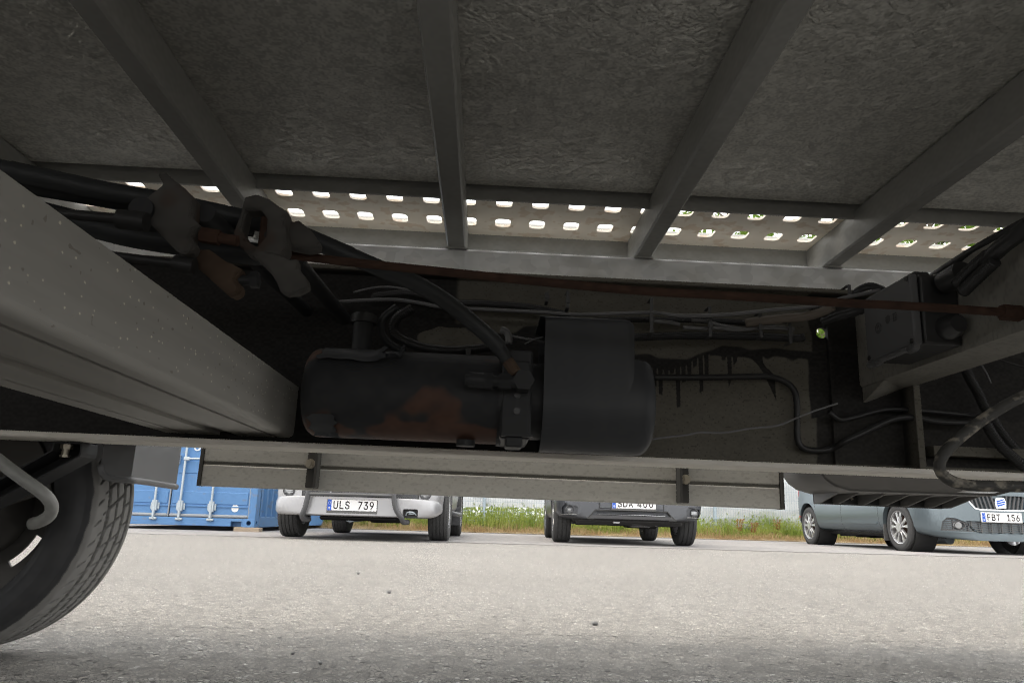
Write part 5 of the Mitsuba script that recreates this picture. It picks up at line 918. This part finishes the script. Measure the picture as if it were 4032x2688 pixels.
for q in (fogL, affinity.scale(fogL, -1, 1, origin=(0, 0))):
    s = np.sign(q.centroid.x); p_('fog_recess', on(q, -0.002, 0.008), 'mat_car_black')
    fz = [0.305 + 0.024 * i for i in range(6)]
    bars = shapely.union_all([sbox(-2, z, 2, z + 0.009) for z in fz] + [sbox(s * 0.62 - 0.006, 0, s * 0.62 + 0.006, 1), sbox(s * 0.44 - 0.006, 0, s * 0.44 + 0.006, 1)]).intersection(q)
    p_('fog_slat', on(bars, 0.022, 0.012), 'mat_bar_grey', False); p_('fog_frame', on(q.buffer(0.004).difference(q.buffer(-0.010)), 0.03, 0.02) if 0 else on(q.difference(q.buffer(-0.010)), 0.03, 0.02), 'mat_car_grey', False)
    e = affinity.scale(Point(s * 0.555, 0.358).buffer(0.05), 1.35, 1.0); p_('fog_bezel', on(e.difference(affinity.scale(e, 0.86, 0.82)), 0.045, 0.03), 'mat_bar_grey', 30); p_('fog_lamp', on(affinity.scale(Point(s * 0.578, 0.358).buffer(0.041), 1.2, 1.0), 0.038, 0.012), 'mat_lamp', 30)
lb = shapely.union_all([sbox(-1, z, 1, z + 0.010) for z in np.arange(0.285, 0.41, 0.026)] + [sbox(x - 0.006, 0, x + 0.006, 1) for x in np.arange(-0.40, 0.41, 0.133)]).intersection(low)
p_('lower_grille_back', on(low, -0.002, 0.006), 'mat_car_black'); p_('lower_grille', on(lb, 0.04, 0.02), 'mat_car_grey', False)
fins = [affinity.skew(sbox(x - 0.011, 0.55, x + 0.011, 0.76), -14 if x < 0 else 14, origin=(x, 0.65)) for x in np.arange(-0.36, 0.37, 0.055) if abs(x) > 0.07]
p_('grille_back', on(up, -0.002, 0.006), 'mat_car_black'); 
for q in fins: p_('grille_fin', on(q.intersection(up), 0.035, 0.02), 'mat_bar_grey', False)
p_('grille_frame', decal(body, up.buffer(0.018).difference(up.buffer(0.001)).difference(sbox(-0.5, 0.728, 0.5, 0.8)), 0.006, 0.7, 0.02), 'mat_chrome', 30, 'chrome frame round the grille')
em = Polygon([(-0.062, 0.585), (0.062, 0.585), (0.070, 0.66), (0.052, 0.708), (-0.052, 0.708), (-0.070, 0.66)]).buffer(0.004)
p_('emblem', on(em, 0.052, 0.03), 'mat_chrome', 30, 'chrome badge with slanting blue bars')
bl = shapely.union_all([Polygon([(-0.055, 0.672), (0.045, 0.702), (0.052, 0.690), (-0.045, 0.655)]), Polygon([(-0.055, 0.648), (0.058, 0.675), (0.058, 0.658), (-0.05, 0.630)]), Polygon([(-0.052, 0.622), (0.055, 0.648), (0.05, 0.630), (-0.04, 0.602)])])
p_('emblem_bars', on(bl, 0.055, 0.03), 'mat_blue_eu', False)
plate(k, -0.02, -0.022, 0.410, F, 'FBT 156', strip=False)
for s in (-1, 1):
    p_('headlamp', decal(body, Polygon([(s * 0.45, 0.76), (s * 0.75, 0.80), (s * 0.84, 0.88), (s * 0.60, 0.87), (s * 0.46, 0.82)]), 0.004, 0.9, 0.02), 'mat_lamp', 30); p_('washer_cover', decal(body, sbox(s * 0.62 - 0.05, 0.60, s * 0.62 + 0.05, 0.64), 0.002, 0.7, 0.01), 'mat_bluegrey', 30)
    p_('chin', decal(body, sbox(min(s * 0.05, s * 0.86), 0.266, max(s * 0.05, s * 0.86), 0.279), 0.010, 0.6, 0.03), 'mat_bluegrey', 30)
bm = man(body)
def side_skin(poly, out, back):
    sk = bm ^ man(prism(poly, 'x', -1.5, -0.5)); return unman((sk - bm.translate((back, 0, 0))).translate((-out, 0, 0)))
p_('tail_lamp', side_skin(Polygon([(4.10, 0.83), (4.34, 0.83), (4.34, 1.02), (4.06, 1.02)]), 0.004, 0.02), 'mat_red_lamp', 30, 'red tail lamp on the rear corner')
p_('sill_trim', side_skin(sbox(1.25, 0.248, 3.28, 0.266), 0.010, 0.03), 'mat_chrome', 30, 'bright strip along the sill'); p_('door_gap', cat([side_skin(sbox(x, 0.27, x + 0.007, 1.10), 0.0015, 0.006) for x in (1.30, 2.42, 3.34)] + [side_skin(sbox(3.45, 0.945, 4.10, 0.955), 0.0015, 0.006)]), 'mat_car_black', False)
p_('door_moulding', side_skin(sbox(1.36, 0.36, 3.22, 0.385), 0.012, 0.03), 'mat_bluegrey', 30); p_('rear_reflector', side_skin(sbox(4.02, 0.46, 4.22, 0.485), 0.003, 0.02), 'mat_red_lamp', 30)
p_('mud_flap', cat([box((-0.915, 1.20, 0.13), (-0.69, 1.212, 0.36), 0.003)]), 'mat_car_grey')
for n_, y in (('front', AY), ('rear', RY)):
    for s in (-1, 1): wheel_parts(f'{k}__{n_}_wheel', s * 0.795, y, TR_, 0.225, 0.215, s, F, 'ten', 4)
for y in (AY, RY):
    for s in (-1, 1): p_('wheel_arch_liner', lathe([(0.365, -0.30), (0.37, 0.0), (0.352, 0.0), (0.352, -0.30)], (s * 0.87 if s > 0 else -0.57, y, HZ + 0.012), 48, 'x'), 'mat_car_black')
p_('underbody', cat([box((-0.70, 0.35, 0.19), (0.70, 4.0, 0.34), 0.03), cyl((-0.3, 1.6, 0.20), (-0.3, 3.2, 0.20), 0.05, 12), box((-0.65, 2.5, 0.165), (-0.2, 3.1, 0.2), 0.02)]), 'mat_car_black'); p_('exhaust', cyl((0.1, 1.3, 0.17), (0.1, 1.9, 0.17), 0.07, 20), 'mat_rod')
